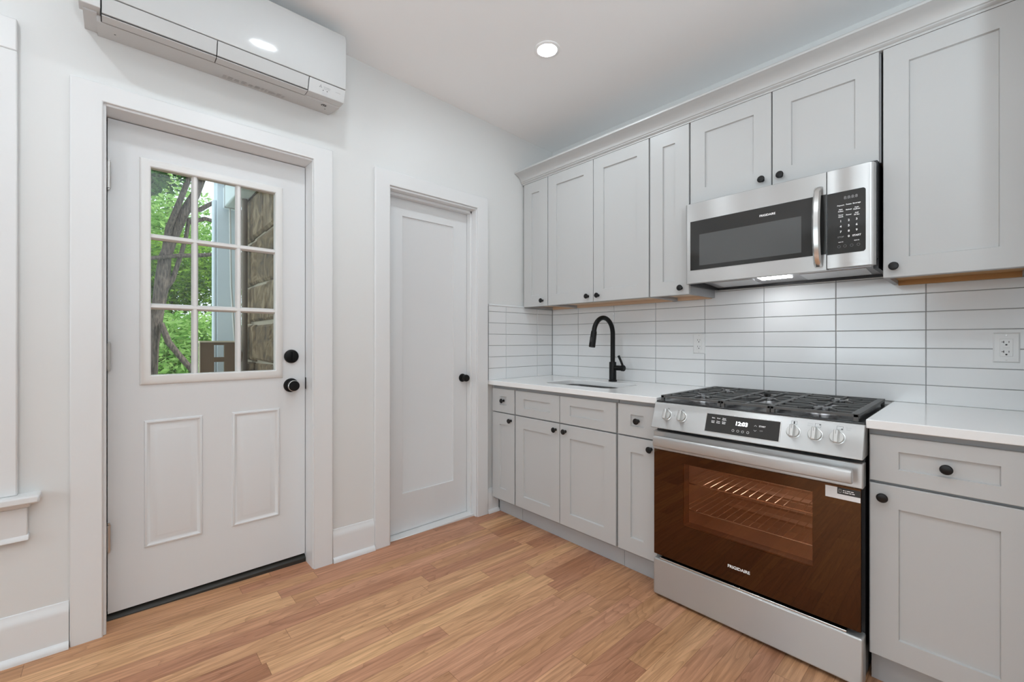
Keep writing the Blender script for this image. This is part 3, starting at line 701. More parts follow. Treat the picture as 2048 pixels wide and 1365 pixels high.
m = MB(o=(0, yb2-.0002, 0), u=(1, 0, 0), v=(0, 0, 1), w=(0, -1, 0)); m.box(1.8985, 1.9955, .6365, .6755, 0, .0004)
stk = m.build('sticker', PAPER, od, smooth=False, label='white product sticker with a black band')
m = MB(o=(0, yb2-.0007, 0), u=(1, 0, 0), v=(0, 0, 1), w=(0, -1, 0)); m.box(1.9325, 1.9955, .6535, .6755, 0, .0003); m.build('black_band', INK, stk, smooth=False)
m = MB(o=(0, yb2-.0011, 0), u=(1, 0, 0), v=(0, 0, 1), w=(0, -1, 0)); m.box(1.937, 1.9375, .659, .670, 0, .0002); m.box(1.943, 1.9435, .659, .670, 0, .0002); m.box(1.937, 1.9435, .6697, .6702, 0, .0002); m.box(1.937, 1.9435, .6588, .6593, 0, .0002)
for zl, ws_ in ((.6675, (.006, .004, .010, .008)), (.6612, (.004, .012, .007, .008))):
    x = 1.948
    for w_ in ws_: m.box(x, x+w_-.001, zl-.0014, zl+.0014, 0, .0002); x += w_+.0008
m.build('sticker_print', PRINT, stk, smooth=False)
# storage drawer
dr = MB(); dr.box(RX0+.0005, RX1-.0005, YD, YD+.055, .0205, .1845); dr = dr.build('drawer', STEEL, rg, bevel=.006, seg=3)
MB().box(RX0+.03, RX1-.045, YD+.004, YD+.03, .1845, .192).build('drawer_lip', CHROME, dr, bevel=.002)
for x in (RX0+.04, RX1-.04):
    for y in (-.58, -.08):
        m = MB(); m.cyl((x, y, fz(x, y)), (x, y, .031), .016, 14); m.build('foot', DARKMET, rg)
# control panel, sloped face
p0 = Vector((0, -.703, .783)); p1 = Vector((0, -.660, .8955)); dv = (p1-p0).normalized(); dn = Vector((0, -dv.z, dv.y)); PL = (p1-p0).length
m = MB(); m.prism([(p0.y, p0.z), (p1.y, p1.z), (-.60, .8955), (-.60, .783)], RX0-.004, RX1+.002, 'x')
cpn = m.build('control_panel', STEEL, rg, bevel=.004, seg=3)
def face(off=0.0): return MB(o=tuple(p0+dn*off), u=(1, 0, 0), v=tuple(dv), w=tuple(dn))
m = face(); m.box(1.480, 1.7600, .0185, .098, .0, .0012); m.build('display_bezel', CHROME, cpn, bevel=.0006)
m = face(.0012); m.box(1.4835, 1.7565, .021, .0955, 0, .0008); dsp = m.build('display', BLKGLASS, cpn, smooth=False)
m = face(.0021); m.text('12:03', .0215, 1.622, .067, bold=.0006); m.build('clock_digits', CLOCKM, dsp, smooth=False, recalc=False)
m = face(.0021)
for s_, x, z in (('Bake', 1.512, .0795), ('Broil', 1.533, .0795), ('Keep', 1.555, .0815), ('Warm', 1.555, .0755), ('Conv', 1.512, .0665), ('Bake', 1.512, .0605), ('Conv', 1.533, .0665), ('Roast', 1.533, .0605), ('Delay', 1.555, .0665), ('Bake', 1.555, .0605)):
    m.text(s_, .0064, x, z, bold=.00012)
m.text('START', .0078, 1.697, .0685, bold=.0002)
m.tube([(1.669, .066, .0001), (1.6735, .0705, .0001), (1.678, .066, .0001)], .0006, 6); m.tube([(1.669, .0515, .0001), (1.6735, .047, .0001), (1.678, .0515, .0001)], .0006, 6)
for x in (1.594, 1.612, 1.630, 1.649):
    ring_ = [(x+.0042*cos(2*pi*k/16), .038+.0042*sin(2*pi*k/16), .0001) for k in range(17)]; m.tube(ring_, .0005, 5)
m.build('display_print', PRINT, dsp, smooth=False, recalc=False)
m = face(.0021); m.text('OFF', .0068, 1.695, .051); m.build('dim_print', PRINTDIM, dsp, smooth=False, recalc=False)
for x in (1.307, 1.3755, 1.8005, 1.8675, 1.9315):
    zc_ = .0655
    m = face(); m.lathe([(.0235, 0), (.0235, .002), (.0205, .003), (.0205, .010), (.0195, .0125), (0, .0125)], (x, zc_, 0), (0, 0, 1), 30)
    kb = m.build('burner_knob', KNOBSTEEL, cpn)
    m = face(); m.prism([(x-.0085, .0115), (x-.0065, .030), (x+.0065, .030), (x+.0085, .0115)], zc_-.0225, zc_+.0225, 'y'); m.build('knob_grip', KNOBSTEEL, kb, bevel=.0025)
    m = face(); m.box(x-.0012, x+.0012, zc_+.008, zc_+.0195, .0299, .0304); m.build('knob_mark', INKGREY, kb, smooth=False)
m = face(.0001)
for x in (1.3075, 1.376): m.box(x-.0015, x+.0015, .0945, .098, 0, .0003); m.box(x+.004, x+.008, .0935, .0945, 0, .0003); m.box(x+.004, x+.008, .0965, .0975, 0, .0003)
for x, q_ in ((1.8005, 0), (1.8735, 1), (1.937, 2)):
    for (a0, a1, b0, b1) in ((-.009, .009, .0935, .0942), (-.009, .009, .1055, .1062), (-.009, -.0083, .0935, .1062), (.0083, .009, .0935, .1062)): m.box(x+a0, x+a1, b0, b1, 0, .0003)
    if q_ == 0: m.box(x-.0022, x+.0022, .095, .1047, 0, .0003)
    if q_ == 1: m.box(x+.004, x+.0075, .101, .105, 0, .0003)
    if q_ == 2: m.box(x+.004, x+.0075, .0948, .0985, 0, .0003)
m.build('panel_marks', INK, cpn, smooth=False)
m = face(.0001)
m.text('Power', .0066, 1.8515, .1035); m.text('Burner', .0066, 1.8515, .0965); m.text('Quick', .0066, 1.9605, .1035); m.text('Boil', .0066, 1.9605, .0965)
m.build('panel_print', INKGREY, cpn, smooth=False, recalc=False)
# cooktop, burners, grates
m = MB(); m.box(RX0-.001, RX1+.001, -.655, -.03, .884, .9025)
ck = m.build('cooktop', COOKTOP, rg, bevel=.004)
for bx, by, br in ((1.392, -.50, .046), (1.392, -.215, .038), (1.6225, -.36, .042), (1.853, -.50, .050), (1.853, -.215, .036)):
    m = MB(); m.lathe([(br+.018, 0), (br+.016, .004), (br, .005), (br-.002, .013), (0, .013)], (bx, by, .9022), (0, 0, 1), 32); bn = m.build('burner', BURNER, rg)
    m = MB(); m.lathe([(br-.006, .0), (br-.004, .003), (br-.006, .007), (br-.016, .009), (0, .0095)], (bx, by, .9148), (0, 0, 1), 32); m.build('burner_cap', COOKTOP, bn)
GT = .9275
def grate(x0, x1, centres, leftwide=False, rightwide=False):
    m = MB(); y0, y1 = -.650, -.065; b = .0055
    def bar(xa, ya, xb, yb, h=.010):
        d = Vector((xb-xa, yb-ya, 0)); nrm = Vector((-d.y, d.x, 0)).normalized()*b*.85
        P_ = [(xa+nrm.x, ya+nrm.y), (xb+nrm.x, yb+nrm.y), (xb-nrm.x, yb-nrm.y), (xa-nrm.x, ya-nrm.y)]
        n2 = nrm*.55; Q_ = [(xa+n2.x, ya+n2.y), (xb+n2.x, yb+n2.y), (xb-n2.x, yb-n2.y), (xa-n2.x, ya-n2.y)]
        m.add([(x, y, GT-h) for x, y in P_] + [(x, y, GT-.002) for x, y in P_] + [(x, y, GT) for x, y in Q_],
              [(0, 3, 2, 1), (8, 9, 10, 11)] + [(i, (i+1) % 4, 4+(i+1) % 4, 4+i) for i in range(4)] + [(4+i, 4+(i+1) % 4, 8+(i+1) % 4, 8+i) for i in range(4)])
    wl_ = .022 if leftwide else .009; wr_ = .022 if rightwide else .009
    m.box(x0, x0+wl_, y0, y1, GT-.010, GT); m.box(x1-wr_, x1, y0, y1, GT-.010, GT)
    bar(x0, y0+b, x1, y0+b); bar(x0, y1-b, x1, y1-b)
    for xx in (x0+.001, x1-.013):
        for yy in (y0, y1-.014): m.box(xx, xx+.012, yy, yy+.014, .9022, GT-.002)
    for cx_, cy_ in centres:
        rr = .030
        bar(x0, cy_, cx_-rr, cy_); bar(cx_+rr, cy_, x1, cy_)
        ya = y0 if cy_ < -.36 else (y0+y1)/2; yb = (y0+y1)/2 if cy_ < -.36 else y1
        if len(centres) == 1: ya, yb = y0, y1
        bar(cx_, ya, cx_, cy_-rr); bar(cx_, cy_+rr, cx_, yb)
        for sx_ in (-1, 1):
            for sy_ in (-1, 1):
                bar(cx_+sx_*.062, cy_+sy_*.085, cx_+sx_*.028, cy_+sy_*.030); bar(x0 if sx_ < 0 else x1, cy_+sy_*.085, cx_+sx_*.062, cy_+sy_*.085)
    if len(centres) > 1: bar(x0, (y0+y1)/2, x1, (y0+y1)/2)
    else:
        for yy in (-.585, -.14): bar(x0, yy, x1, yy)
    return m.build('grate', IRON, rg)
grate(RX0+.020, 1.5285, [(1.392, -.50), (1.392, -.215)], leftwide=True)
grate(1.5305, 1.7145, [(1.6225, -.36)])
grate(1.7165, RX1-.018, [(1.853, -.50), (1.853, -.215)], rightwide=True)

# ------------------------------------------------------------------ microwave
MX0, MX1, MZ0, MZ1, YM = 1.2475, 2.0005, 1.461, 1.858, -.400
mw = thing('microwave', ((MX0+MX1)/2, -.2, MZ0), 'stainless steel over-the-range microwave with black window', 'microwave')
m = MB(); m.box(MX0+.004, MX1-.004, -.355, -.012, MZ0+.035, 1.873); m.box(MX0+.004, MX0+.02, -.33, -.012, MZ0, MZ0+.035); m.box(MX1-.02, MX1-.004, -.33, -.012, MZ0, MZ0+.035); m.box(MX0+.02, MX1-.02, -.03, -.012, MZ0, MZ0+.035)
m.build('body', DARKMET, mw, smooth=False)
SPX = 1.8445
m = MB()                                                        # door with rolled left edge
prof = [(MX0+.006, -.362), (MX0+.006, -.375), (MX0+.010, -.392), (MX0+.020, YM), (SPX-.0015, YM), (SPX-.0015, -.362)]
m.prism(prof, MZ0+.003, MZ1, 'z'); md = m.build('door', STEEL, mw)
m = MB(); prof = [(SPX+.0015, -.362), (SPX+.0015, YM), (MX1-.022, YM), (MX1-.010, -.394), (MX1-.006, -.380), (MX1-.006, -.362)]
m.prism(prof, MZ0+.008, MZ1, 'z'); mc = m.build('control_side', STEEL, mw)
mwf = lambda off=0.0: MB(o=(0, YM-off, 0), u=(1, 0, 0), v=(0, 0, 1), w=(0, -1, 0))
m = mwf(); m.box(1.284, SPX-.002, 1.527, 1.7685, -.002, .0012); mg = m.build('door_glass', BLKGLASS, md, smooth=False)
m = mwf(.0012); m.box(1.329, 1.757, 1.547, 1.699, 0, .0004); m.build('window_screen', MWWIN, mg, smooth=False, label='grey see-in mesh window')
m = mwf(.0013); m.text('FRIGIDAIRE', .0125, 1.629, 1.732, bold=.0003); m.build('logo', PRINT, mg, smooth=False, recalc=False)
m = mwf()
cpo = rrect(SPX+.002, 1.968, 1.5225, 1.7665, .010); nn = len(cpo)
cpo = [(SPX+.002 if x < SPX+.013 else x, z) for x, z in cpo]
m.add([(x, z, -.002) for x, z in cpo] + [(x, z, .0012) for x, z in cpo], [tuple(range(nn, 2*nn))] + [(i, (i+1) % nn, nn+(i+1) % nn, nn+i) for i in range(nn)])
mp_ = m.build('key_pad', BLKGLASS, mc, smooth=False)
m = mwf(.0013); X1_, X2_, X3_ = 1.8905, 1.916, 1.9405
tz = lambda r: 1.7125-.0205*r
for s_, x, r in (('Popcorn', X1_, 0), ('Potato', X2_, 0), ('Beverage', X3_, 0), ('Melt', X1_, .80), ('Soften', X1_, 1.15), ('Reheat', X2_, 1.0), ('Auto', X3_, .80), ('Defrost', X3_, 1.15), ('Timer', X1_, 1.85), ('Clock', X1_, 2.2), ('Power', X2_, 2.0), ('Add', X3_, 1.85), ('30 Sec', X3_, 2.2)):
    m.text(s_, .0066, x, tz(r), bold=.00018)
for i, s_ in enumerate('123456789'): m.text(s_, .0112, (X1_, X2_, X3_)[i % 3], tz(3.05+1.02*(i//3)), bold=.0003)
m.text('0', .0112, X2_, tz(6.1), bold=.0003); m.text('START', .0090, X3_, tz(6.1), bold=.0003); m.text('vent hi', .0058, X1_, tz(7.05), bold=.0001); m.text('light hi', .0058, X3_, tz(7.05), bold=.0001)
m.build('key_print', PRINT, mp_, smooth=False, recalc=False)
m = mwf(.0013); m.text('STOP', .0085, X1_, tz(6.1)); m.text('8:8:8:8', .0165, 1.922, 1.7395)
for x in (1.885, 1.904, 1.925, 1.946):
    m.tube([(x+.0048*cos(2*pi*k/16), tz(7.9)+.0048*sin(2*pi*k/16), .0001) for k in range(17)], .0004, 5)
m.build('dim_print', PRINTDIM, mp_, smooth=False, recalc=False)
# bowed handle
m = MB(); hx0, hx1 = 1.8005, 1.8355; pts = []; fs = []; nn = 22
for i in range(nn+1):
    t_ = i/nn; z = 1.478+t_*(1.802-1.478); bow = sin(pi*t_)**.55 if 0 < t_ < 1 else 0
    y = YM-.006-.040*bow; thk = .010
    pts += [(hx0+.004, y, z), (hx0+.010, y-.006, z), (hx1-.010, y-.006, z), (hx1-.004, y, z), (hx1-.006, y+thk, z), (hx0+.006, y+thk, z)]
for i in range(nn):
    for k in range(6): fs.append((i*6+k, i*6+(k+1) % 6, (i+1)*6+(k+1) % 6, (i+1)*6+k))
fs += [tuple(range(5, -1, -1)), tuple(nn*6+k for k in range(6))]
m.add(pts, fs); m.build('handle', CHROME, md, label='bowed polished handle')
# underside: grease filters, lamp
m = MB(); m.prism([(-.362, MZ0+.004), (-.30, MZ0+.030), (-.012, MZ0+.010), (-.012, MZ0+.036), (-.362, MZ0+.036)], MX0+.021, MX1-.021, 'x'); un = m.build('underside', mat('grey_metal_underside', (.45, .45, .46), .4, metal=.7), mw)
nrm = Vector((0, -.02, -.288)).normalized()
def und(x0, x1, y0, y1, name, mt, parent, d=.002):
    zf = lambda y: MZ0+.030+(-.30-y)*(-.020)/.288*-1 if False else MZ0+.030-(y+.30)*(.020/.288)
    m = MB(); m.add([(x0, y0, zf(y0)-d), (x1, y0, zf(y0)-d), (x1, y1, zf(y1)-d), (x0, y1, zf(y1)-d), (x0, y0, zf(y0)), (x1, y0, zf(y0)), (x1, y1, zf(y1)), (x0, y1, zf(y1))],
                    [(0, 3, 2, 1), (4, 5, 6, 7), (0, 1, 5, 4), (1, 2, 6, 5), (2, 3, 7, 6), (3, 0, 4, 7)])
    return m.build(name, mt, parent, smooth=False)
FILT = mat('aluminium_mesh_filter', (.68, .69, .70), .45, metal=.6)
und(1.31, 1.50, -.20, -.05, 'grease_filter', FILT, un); und(1.70, 1.94, -.20, -.05, 'grease_filter', FILT, un)
und(1.53, 1.66, -.235, -.15, 'cooktop_lamp', MWLAMP, un, .003)

# ------------------------------------------------------------------ wall air conditioner
ac = thing('air_conditioner', (0, -2.15, 2.335), 'long white wall-mounted air conditioner above the glazed door', 'air conditioner')
AY0, AY1 = -2.603, -1.700
full = [(.001, 2.335), (.145, 2.312), (.198, 2.314), (.2195, 2.368), (.2195, 2.615), (.205, 2.634), (.001, 2.634)]
# body carries the ends; vanes fill the middle front
inner = [(.001, 2.335), (.143, 2.313), (.165, 2.345), (.165, 2.60), (.001, 2.632)]
m = MB(); m.prism(inner, AY0+.045, AY1-.002, 'y')
m.prism([(.001, 2.345), (.130, 2.326), (.172, 2.326), (.172, 2.62), (.001, 2.632)], AY0+.010, AY0+.046, 'y')
m.build('body', ACB, ac)
m = MB(); m.prism([(.150, 2.316), (.196, 2.316), (.2165, 2.3695), (.165, 2.3695)], -1.862, AY1, 'y'); ch = m.build('chin_panel', ACB, ac, bevel=.002)
m = MB(); m.prism([(.150, 2.330), (.204, 2.330), (.2165, 2.3695), (.165, 2.3695)], AY0, -2.548, 'y')
m.build('chin_panel', ACB, ac, bevel=.002)
m = MB(); m.prism([(.166, 2.373), (.218, 2.373), (.2215, 2.40), (.2225, 2.60), (.214, 2.628), (.19, 2.636), (.003, 2.637), (.003, 2.633), (.165, 2.60)], AY0-.001, AY1+.001, 'y')
m.build('front_panel', ACW, ac, bevel=.0025)
m = MB(); m.box(.1445, .188, -2.5475, -1.8625, 2.3155, 2.3705); m.build('outlet_recess', ACGAP, ac, smooth=False)
for a, b in ((-2.5445, -2.2115), (-2.2085, -1.8655)):
    m = MB(); m.prism([(.189, 2.3205), (.1983, 2.3200), (.2165, 2.3695), (.189, 2.3695)], a, b, 'y'); v = m.build('vane', ACW, ac, bevel=.001)
    m = MB(); m.prism([(.1530, 2.3120), (.1945, 2.3125), (.1962, 2.3145), (.194, 2.3162), (.1530, 2.3154)], a, b, 'y'); m.build('lower_flap', ACB, v)
# logo: three diamonds and the name
lu = Vector((0, 1, 0)); lv_ = Vector((.0205, 0, .0535)).normalized(); ln_ = Vector((.0535, 0, -.0205)).normalized()
lo = Vector((.196, 0, 2.316))+ln_*.0004
fa = lambda: MB(o=tuple(lo), u=tuple(lu), v=tuple(lv_), w=tuple(ln_))
m = fa(); cxl, czl = -1.812, .036
for a in (90, 210, 330):
    ca, sa = cos(radians(a)), sin(radians(a)); l_, w_ = .0078, .0026
    m.add([(cxl, czl, 0), (cxl+ca*l_/2-sa*w_, czl+sa*l_/2+ca*w_, 0), (cxl+ca*l_, czl+sa*l_, 0), (cxl+ca*l_/2+sa*w_, czl+sa*l_/2-ca*w_, 0)], [(0, 1, 2, 3)])
lg = m.build('logo', PRINTDIM, ch, smooth=False)
m = fa(); m.text('MITSUBISHI', .0062, -1.7835, .0375); m.text('ELECTRIC', .0062, -1.7835, .031); m.text('INVERTER', .0052, -1.733, .034)
m.build('logo_print', INKGREY, ch, smooth=False, recalc=False)
m = fa(); 
for y in (-1.7995, -1.7815): m = fa(); m.lathe([(.0020, 0), (.0020, .0004), (0, .0004)], (y, .023, 0), (0, 0, 1), 12); m.build('indicator_light', INK, ch)
m = fa(); m.box(-1.803, -1.777, .006, .016, 0, .0003); m.build('receiver_window', PAPERG, ch, smooth=False)
un_n = Vector((-.023, 0, -.144)).normalized(); uo = Vector((.001, 0, 2.335)); uv_ = Vector((.144, 0, -.023)).normalized()
m = MB(o=tuple(uo+un_n*.0004), u=(0, 1, 0), v=tuple(uv_), w=tuple(un_n))
random.seed(3); y = -2.165
while y < -1.925:
    w_ = random.uniform(.010, .03)
    for r_ in range(random.choice((3, 4, 5))):
        zz = .022+r_*.008+random.uniform(-.001, .001)
        if zz < .062: m.box(y, min(y+w_*random.uniform(.6, 1.0), -1.92), zz, zz+.0022, 0, .0002)
    y += w_+.004
m.build('rating_print', INKGREY, ac, smooth=False)
m = MB(o=tuple(uo+un_n*.0004), u=(0, 1, 0), v=tuple(uv_), w=tuple(un_n)); m.tube([(-1.765+.011*cos(radians(a)), .112+.011*sin(radians(a)), 0) for a in range(-60, 241, 20)], .0013, 6); m.box(-1.7665, -1.7635, .100, .116, -.0002, .0004)
m.lathe([(.003, 0), (.003, .0005), (0, .0005)], (-1.745, .07, 0), (0, 0, 1), 10); m.lathe([(.003, 0), (.003, .0005), (0, .0005)], (-2.51, .075, 0), (0, 0, 1), 10)
m.build('drain_vent', INK, ac)

# ------------------------------------------------------------------ ceiling lights
def downlight(x, y, label):
    z = cz(y); t = thing('recessed_light', (x, y, z), label, 'ceiling light', 'recessed ceiling lights')
    m = MB(); m.lathe([(.066, -.001), (.066, .003), (.060, .0055), (.050, .005), (.049, .0)], (x, y, z), (0, .0, -1), 40); m.build('trim_ring', CEIL, t)
    m = MB(); m.lathe([(.0495, .0), (.0495, .0035), (0, .0036)], (x, y, z), (0, 0, -1), 32); m.build('lens', CAN, t)
downlight(.765, -.885, 'round recessed light shining in the white ceiling near the wall cabinets')
downlight(.765, -1.93, 'round recessed light level with the air conditioner')
downlight(.765, -2.98, 'round recessed light between the two left windows')
downlight(2.45, -2.03, 'round recessed light right above the camera')
downlight(1.62, -1.95, 'added unseen recessed light in front of the camera, filling the floor and range side')  # extra can added to lift the floor, counters and base fronts
downlight(2.45, -3.2, 'round recessed light behind the camera')
downlight(2.45, -4.6, 'round recessed light in the back of the room')

# fill uplighter added beside the camera, out of view, to brighten the ceiling
LX, LY, LZ = 2.95, -2.35, 1.42
zf = fz(LX, LY)
flp = thing('fill_uplighter', (LX, LY, zf), 'added fill uplighter on a pole, unseen beside the camera', 'lamp')
m = MB(); m.lathe([(.15, 0), (.15, .015), (.135, .024), (.02, .032), (.02, .04)], (LX, LY, zf), (0, 0, 1), 36); m.build('base', BLACK, flp)
m = MB(); m.cyl((LX, LY, zf+.03), (LX, LY, LZ-.02), .012); m.build('pole', BLACK, flp)
m = MB(); m.lathe([(.02, -.03), (.09, -.01), (.155, .05), (.19, .11), (.186, .112), (.15, .055), (.085, -.003), (0, -.02)], (LX, LY, LZ), (0, 0, 1), 40); m.build('bowl_shade', PLATE, flp)
la = bpy.data.lights.new('fill_bulb', 'POINT'); la.shadow_soft_size = .07; la.energy = FILL_POWER; la.color = FILL_COLOR
lo_ = bpy.data.objects.new('fill_bulb', la); COL.objects.link(lo_); lo_.parent = flp; lo_.location = (0, 0, LZ+.075-zf)

# ------------------------------------------------------------------ outside: porch, stone wall, trees
structure('ground', MB().box(-40, -1.9, -30, 25, -1.3, -.9), SOIL, smooth=False)
structure('floor_porch', MB().box(-1.9, -.2, -3.4, -1.70, -.12, .0), PORCHM, smooth=False)
sw = thing('stone_wall', (-1.0, -1.74, -.1), 'rough brown stone house wall seen through the right door panes', 'stone wall', kind='structure')
m = MB(); m.box(-1.66, -.2, -1.765, -1.60, -.5, 3.2); m.build('mortar_bed', MORTAR, sw, smooth=False)
random.seed(11); m = MB(); z = -.3; r_ = 0
while z < 3.1:
    h_ = random.uniform(.20, .34); x = -1.66
    while x < -.22:
        w_ = min(random.uniform(.25, .52), -.205-x)
        j = lambda: random.uniform(-.010, .010); dp = random.uniform(.005, .02)
        P_ = [(x+.006+j()*.4, z+.008+j()), (x+w_-.006+j()*.4, z+.008+j()), (x+w_-.006+j()*.4, z+h_-.006+j()), (x+.006+j()*.4, z+h_-.006+j())]
        ins = .018; cx_, cz_ = sum(p[0] for p in P_)/4, sum(p[1] for p in P_)/4
        Q_ = [(cx_+(p[0]-cx_)*.88, cz_+(p[1]-cz_)*.88) for p in P_]
        m.add([(p[0], -1.762, p[1]) for p in P_] + [(p[0], -1.766-dp*.6, p[1]) for p in P_] + [(p[0], -1.772-dp, p[1]) for p in Q_],
              [(0, 1, 5, 4), (1, 2, 6, 5), (2, 3, 7, 6), (3, 0, 4, 7), (4, 5, 9, 8), (5, 6, 10, 9), (6, 7, 11, 10), (7, 4, 8, 11), (8, 9, 10, 11)])
        x += w_
    z += h_
m.build('stones', STONE, sw, smooth=False)
po = thing('porch_post', (-1.80, -1.862, 0), 'pale blue-white square post beyond the door glass', 'post')
m = MB(); m.box(-1.865, -1.735, -1.925, -1.80, -.9, 3.4); m.build('shaft', POSTM, po, bevel=.008)
m = MB(); m.box(-1.80, -1.735, -1.948, -1.925, .2, 2.27); m.build('side_board', POSTM, po, bevel=.01)
dc = thing('pipe_cover', (-1.2, -1.83, 2.2), 'white pipe cover box fixed high on the stone wall', 'pipe cover')
m = MB(); m.box(-1.73, -.2, -1.885, -1.785, 2.20, 2.37); m.build('cover', DUCTM, dc, bevel=.012)
m = MB(); m.box(-1.655, -1.645, -1.888, -1.784, 2.197, 2.373); m.build('seam_band', GREYIN, dc)
m = MB(); m.tube([(-1.66, -1.85, 2.20), (-1.645, -1.845, 1.6), (-1.60, -1.825, 1.1), (-1.595, -1.815, .3), (-1.595, -1.81, .0)], .007, 8); tag(m.build('cable', CABLEM), 'thin pale cable hanging from the pipe cover', 'cable')
m = MB(); m.tube([(-1.335, -1.815, .0), (-1.335, -1.815, 2.198)], .019, 14)
pp = m.build('drain_pipe', PIPE); tag(pp, 'brown vertical pipe on the stone wall', 'pipe')
bn = thing('wooden_bench', (-1.25, -1.97, 0), 'brown wooden bench end with two square openings seen through the lower panes', 'bench')
bx0 = -1.225; m = MB()
for (a, b, c, d) in ((-2.090, -2.014, 0, 1.168), (-1.956, -1.893, 0, 1.168), (-2.014, -1.956, 1.150, 1.168), (-2.014, -1.956, 1.036, 1.068), (-2.014, -1.956, .0, .86)): m.box(bx0-.025, bx0, a, b, c, d)
m.build('end_panel', BENCHW, bn, smooth=False)
m = MB(); m.box(bx0-.40, bx0+.006, -2.094, -1.866, 1.168, 1.178); m.box(bx0-.02, bx0+.004, -2.096, -2.0905, 0, 1.168); m.build('top_edge', BENCHE, bn, smooth=False)
m = MB(); m.tube([(bx0-.02, -1.873, 1.166), (bx0-.02, -1.868, 1.13), (bx0-.02, -1.855, 1.09), (bx0-.02, -1.86, 1.04), (bx0-.02, -1.876, .99), (bx0-.02, -1.88, .6), (bx0-.02, -1.88, 0)], .011, 8); m.build('scroll_arm', BENCHW, bn)

def leaves(cells, n, size, seed):
    rnd = random.Random(seed); V = []; Fc = []
    for i in range(n):
        c, r = cells[rnd.randrange(len(cells))]
        while True:
            p = Vector((rnd.uniform(-1, 1), rnd.uniform(-1, 1), rnd.uniform(-1, 1)))
            if p.length < 1: break
        p = Vector(c)+Vector((p.x*r[0], p.y*r[1], p.z*r[2]))
        a = Vector((rnd.gauss(0, 1), rnd.gauss(0, 1), rnd.gauss(0, .6))).normalized(); b_ = a.cross(Vector((rnd.gauss(0, 1), rnd.gauss(0, 1), rnd.gauss(0, 1)))).normalized()
        s_ = size*rnd.uniform(.6, 1.25); k = len(V); w_ = s_*rnd.uniform(.5, .8)
        nn_ = a.cross(b_)*(.18*s_)
        V += [p-a*s_*.9, p+b_*w_*.6-a*s_*.1+nn_, p+a*s_, p-b_*w_*.6-a*s_*.1+nn_]
        Fc += [(k, k+1, k+2), (k, k+2, k+3)]
    m = MB(); m.V = V; m.Fc = Fc; return m
def tree(base, limbs, cells, n, size, mt, seed, label, cat='tree', group='trees beyond the porch'):
    t = thing('tree', base, label, cat, group)
    m = MB()
    for path, rr in limbs: m.tube(path, rr, 10)
    m.build('trunk', BARK, t)
    leaves(cells, n, size, seed).build('crown', mt, t, smooth=False, recalc=False)
    return t
X_ = -5.5
limbs = [([(X_, -2.16, -1.0), (X_, -2.134, .64), (X_, -2.112, 1.13), (X_, -2.048, 1.61), (X_, -1.999, 2.03), (X_, -1.972, 2.35), (X_, -1.889, 2.64), (X_+.1, -1.77, 2.99), (X_+.1, -1.642, 3.27), (X_+.2, -1.54, 3.62), (X_+.3, -1.35, 4.4)], [.10, .085, .08, .075, .09, .075, .068, .065, .06, .05, .04]),
         ([(X_, -1.97, 2.42), (X_+.1, -1.939, 2.742), (X_+.2, -1.849, 3.04), (X_+.3, -1.77, 3.31), (X_+.4, -1.66, 3.7)], [.045, .042, .038, .034, .025]),
         ([(X_+.1, -2.02, 1.42), (X_+.15, -1.944, 1.16), (X_+.2, -1.832, .98), (X_+.25, -1.659, .72), (X_+.3, -1.50, .50)], [.035, .042, .038, .038, .034]),
         ([(X_+.1, -2.35, 2.27), (X_+.1, -2.134, 2.302), (X_+.1, -1.861, 2.372), (X_+.1, -1.57, 2.418), (X_+.1, -1.2, 2.50)], [.02, .025, .03, .03, .02]),
         ([(X_, -1.70, 3.07), (X_, -1.57, 3.10), (X_, -1.48, 3.18), (X_, -1.387, 3.25), (X_, -1.15, 3.6)], [.035, .033, .03, .03, .02]),
         ([(X_, -1.72, 2.88), (X_, -1.51, 2.98), (X_, -1.375, 2.96), (X_, -1.1, 2.84)], [.03, .03, .028, .02]),
         ([(X_, -2.00, 1.85), (X_, -1.889, 2.04), (X_, -1.793, 2.41), (X_, -1.735, 2.67), (X_, -1.70, 2.95)], [.03, .03, .028, .026, .024])]
cells = [((X_+.2, -2.4, 3.9), (.8, .9, .8)), ((X_+.3, -1.5, 4.3), (.9, 1.0, .7)), ((X_-.2, -3.1, 4.1), (1.2, 1.1, 1.1)), ((X_, -.5, 4.3), (1.2, 1.2, 1.0)), ((X_, -2.0, 5.2), (1.8, 1.8, .9)), ((X_+.4, -2.35, 3.4), (.5, .35, .4))]
tree((X_, -2.15, -.9), limbs, cells, 17000, .062, LEAF3, 21, 'leaning forked tree right behind the left door panes')
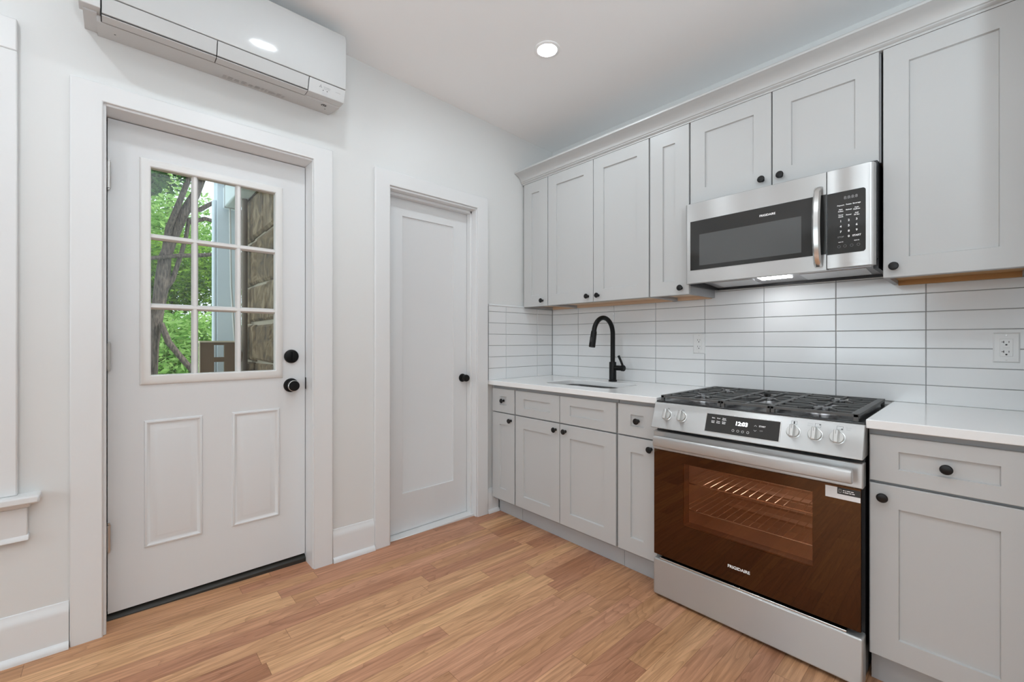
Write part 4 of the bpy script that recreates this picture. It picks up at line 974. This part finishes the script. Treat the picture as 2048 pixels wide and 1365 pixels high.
def simple_tree(x, y, h, r, n, size, mt, seed, label):
    rnd = random.Random(seed); lim = [([(x, y, -1.0), (x+.1, y+.1, h*.35), (x-.1, y+.2, h*.6), (x, y, h*.85)], [.16, .12, .09, .04])]
    cl = [((x+rnd.uniform(-.6, .6)*r, y+rnd.uniform(-.6, .6)*r, h*rnd.uniform(.35, .95)), (r*.6, r*.6, r*.45)) for k in range(9)]
    for k in range(4):
        c_ = cl[k][0]; lim.append(([(x, y+.15, h*.45), ((x+c_[0])/2, (y+c_[1])/2, (h*.45+c_[2])/2+.2), c_], [.06, .04, .02]))
    tree((x, y, -.9), lim, cl, n, size, mt, seed, label)
simple_tree(-17.2, -1.2, 10.2, 2.6, 14000, .11, LEAF2, 31, 'pale green tree far behind the leaning tree')
simple_tree(-14.0, 5.6, 8.0, 2.6, 6000, .13, LEAF2, 32, 'pale green tree far right behind the porch post')
simple_tree(-14.2, -10.4, 5.6, 2.4, 5500, .13, LEAF1, 33, 'bright green tree left of the leaning tree')
simple_tree(-10.6, -6.2, 6.2, 1.6, 6000, .11, LEAF1, 35, 'bright green tree outside the left window')
simple_tree(-8.0, 5.0, 5.5, 2.2, 3500, .13, LEAF1, 34, 'bright green tree hidden behind the stone wall')
random.seed(5)
def shrub(x, y, z, r, n, mt, seed, label):
    t = thing('shrub', (x, y, -.9), label, 'shrub', 'shrubs below the trees')
    rnd = random.Random(seed)
    cl = [((x+rnd.uniform(-.5, .5)*r, y+rnd.uniform(-.6, .6)*r, z+rnd.uniform(-.5, .5)*r*.6), (r*.6, r*.7, r*.5)) for k in range(6)]
    leaves(cl, n, .075, seed).build('foliage', mt, t, smooth=False, recalc=False)
    m = MB()
    for k in range(5): m.tube([(x, y, -1.0), ((x+cl[k][0][0])/2, (y+cl[k][0][1])/2, (z-.9)/2), cl[k][0]], [.03, .022, .01], 6)
    m.build('stems', BARK, t)
shrub(-7.9, -1.55, .75, 1.55, 13000, LEAF2, 41, 'pale leafy shrub behind the lower door panes')
shrub(-7.4, -6.0, .9, 1.5, 4000, LEAF1, 43, 'bright green shrub outside the left window')
shrub(-11.2, -1.5, 2.5, 1.9, 15000, LEAF1, 44, 'tall bright shrub between the leaning tree and the far trees')
bpy.context.view_layer.update()
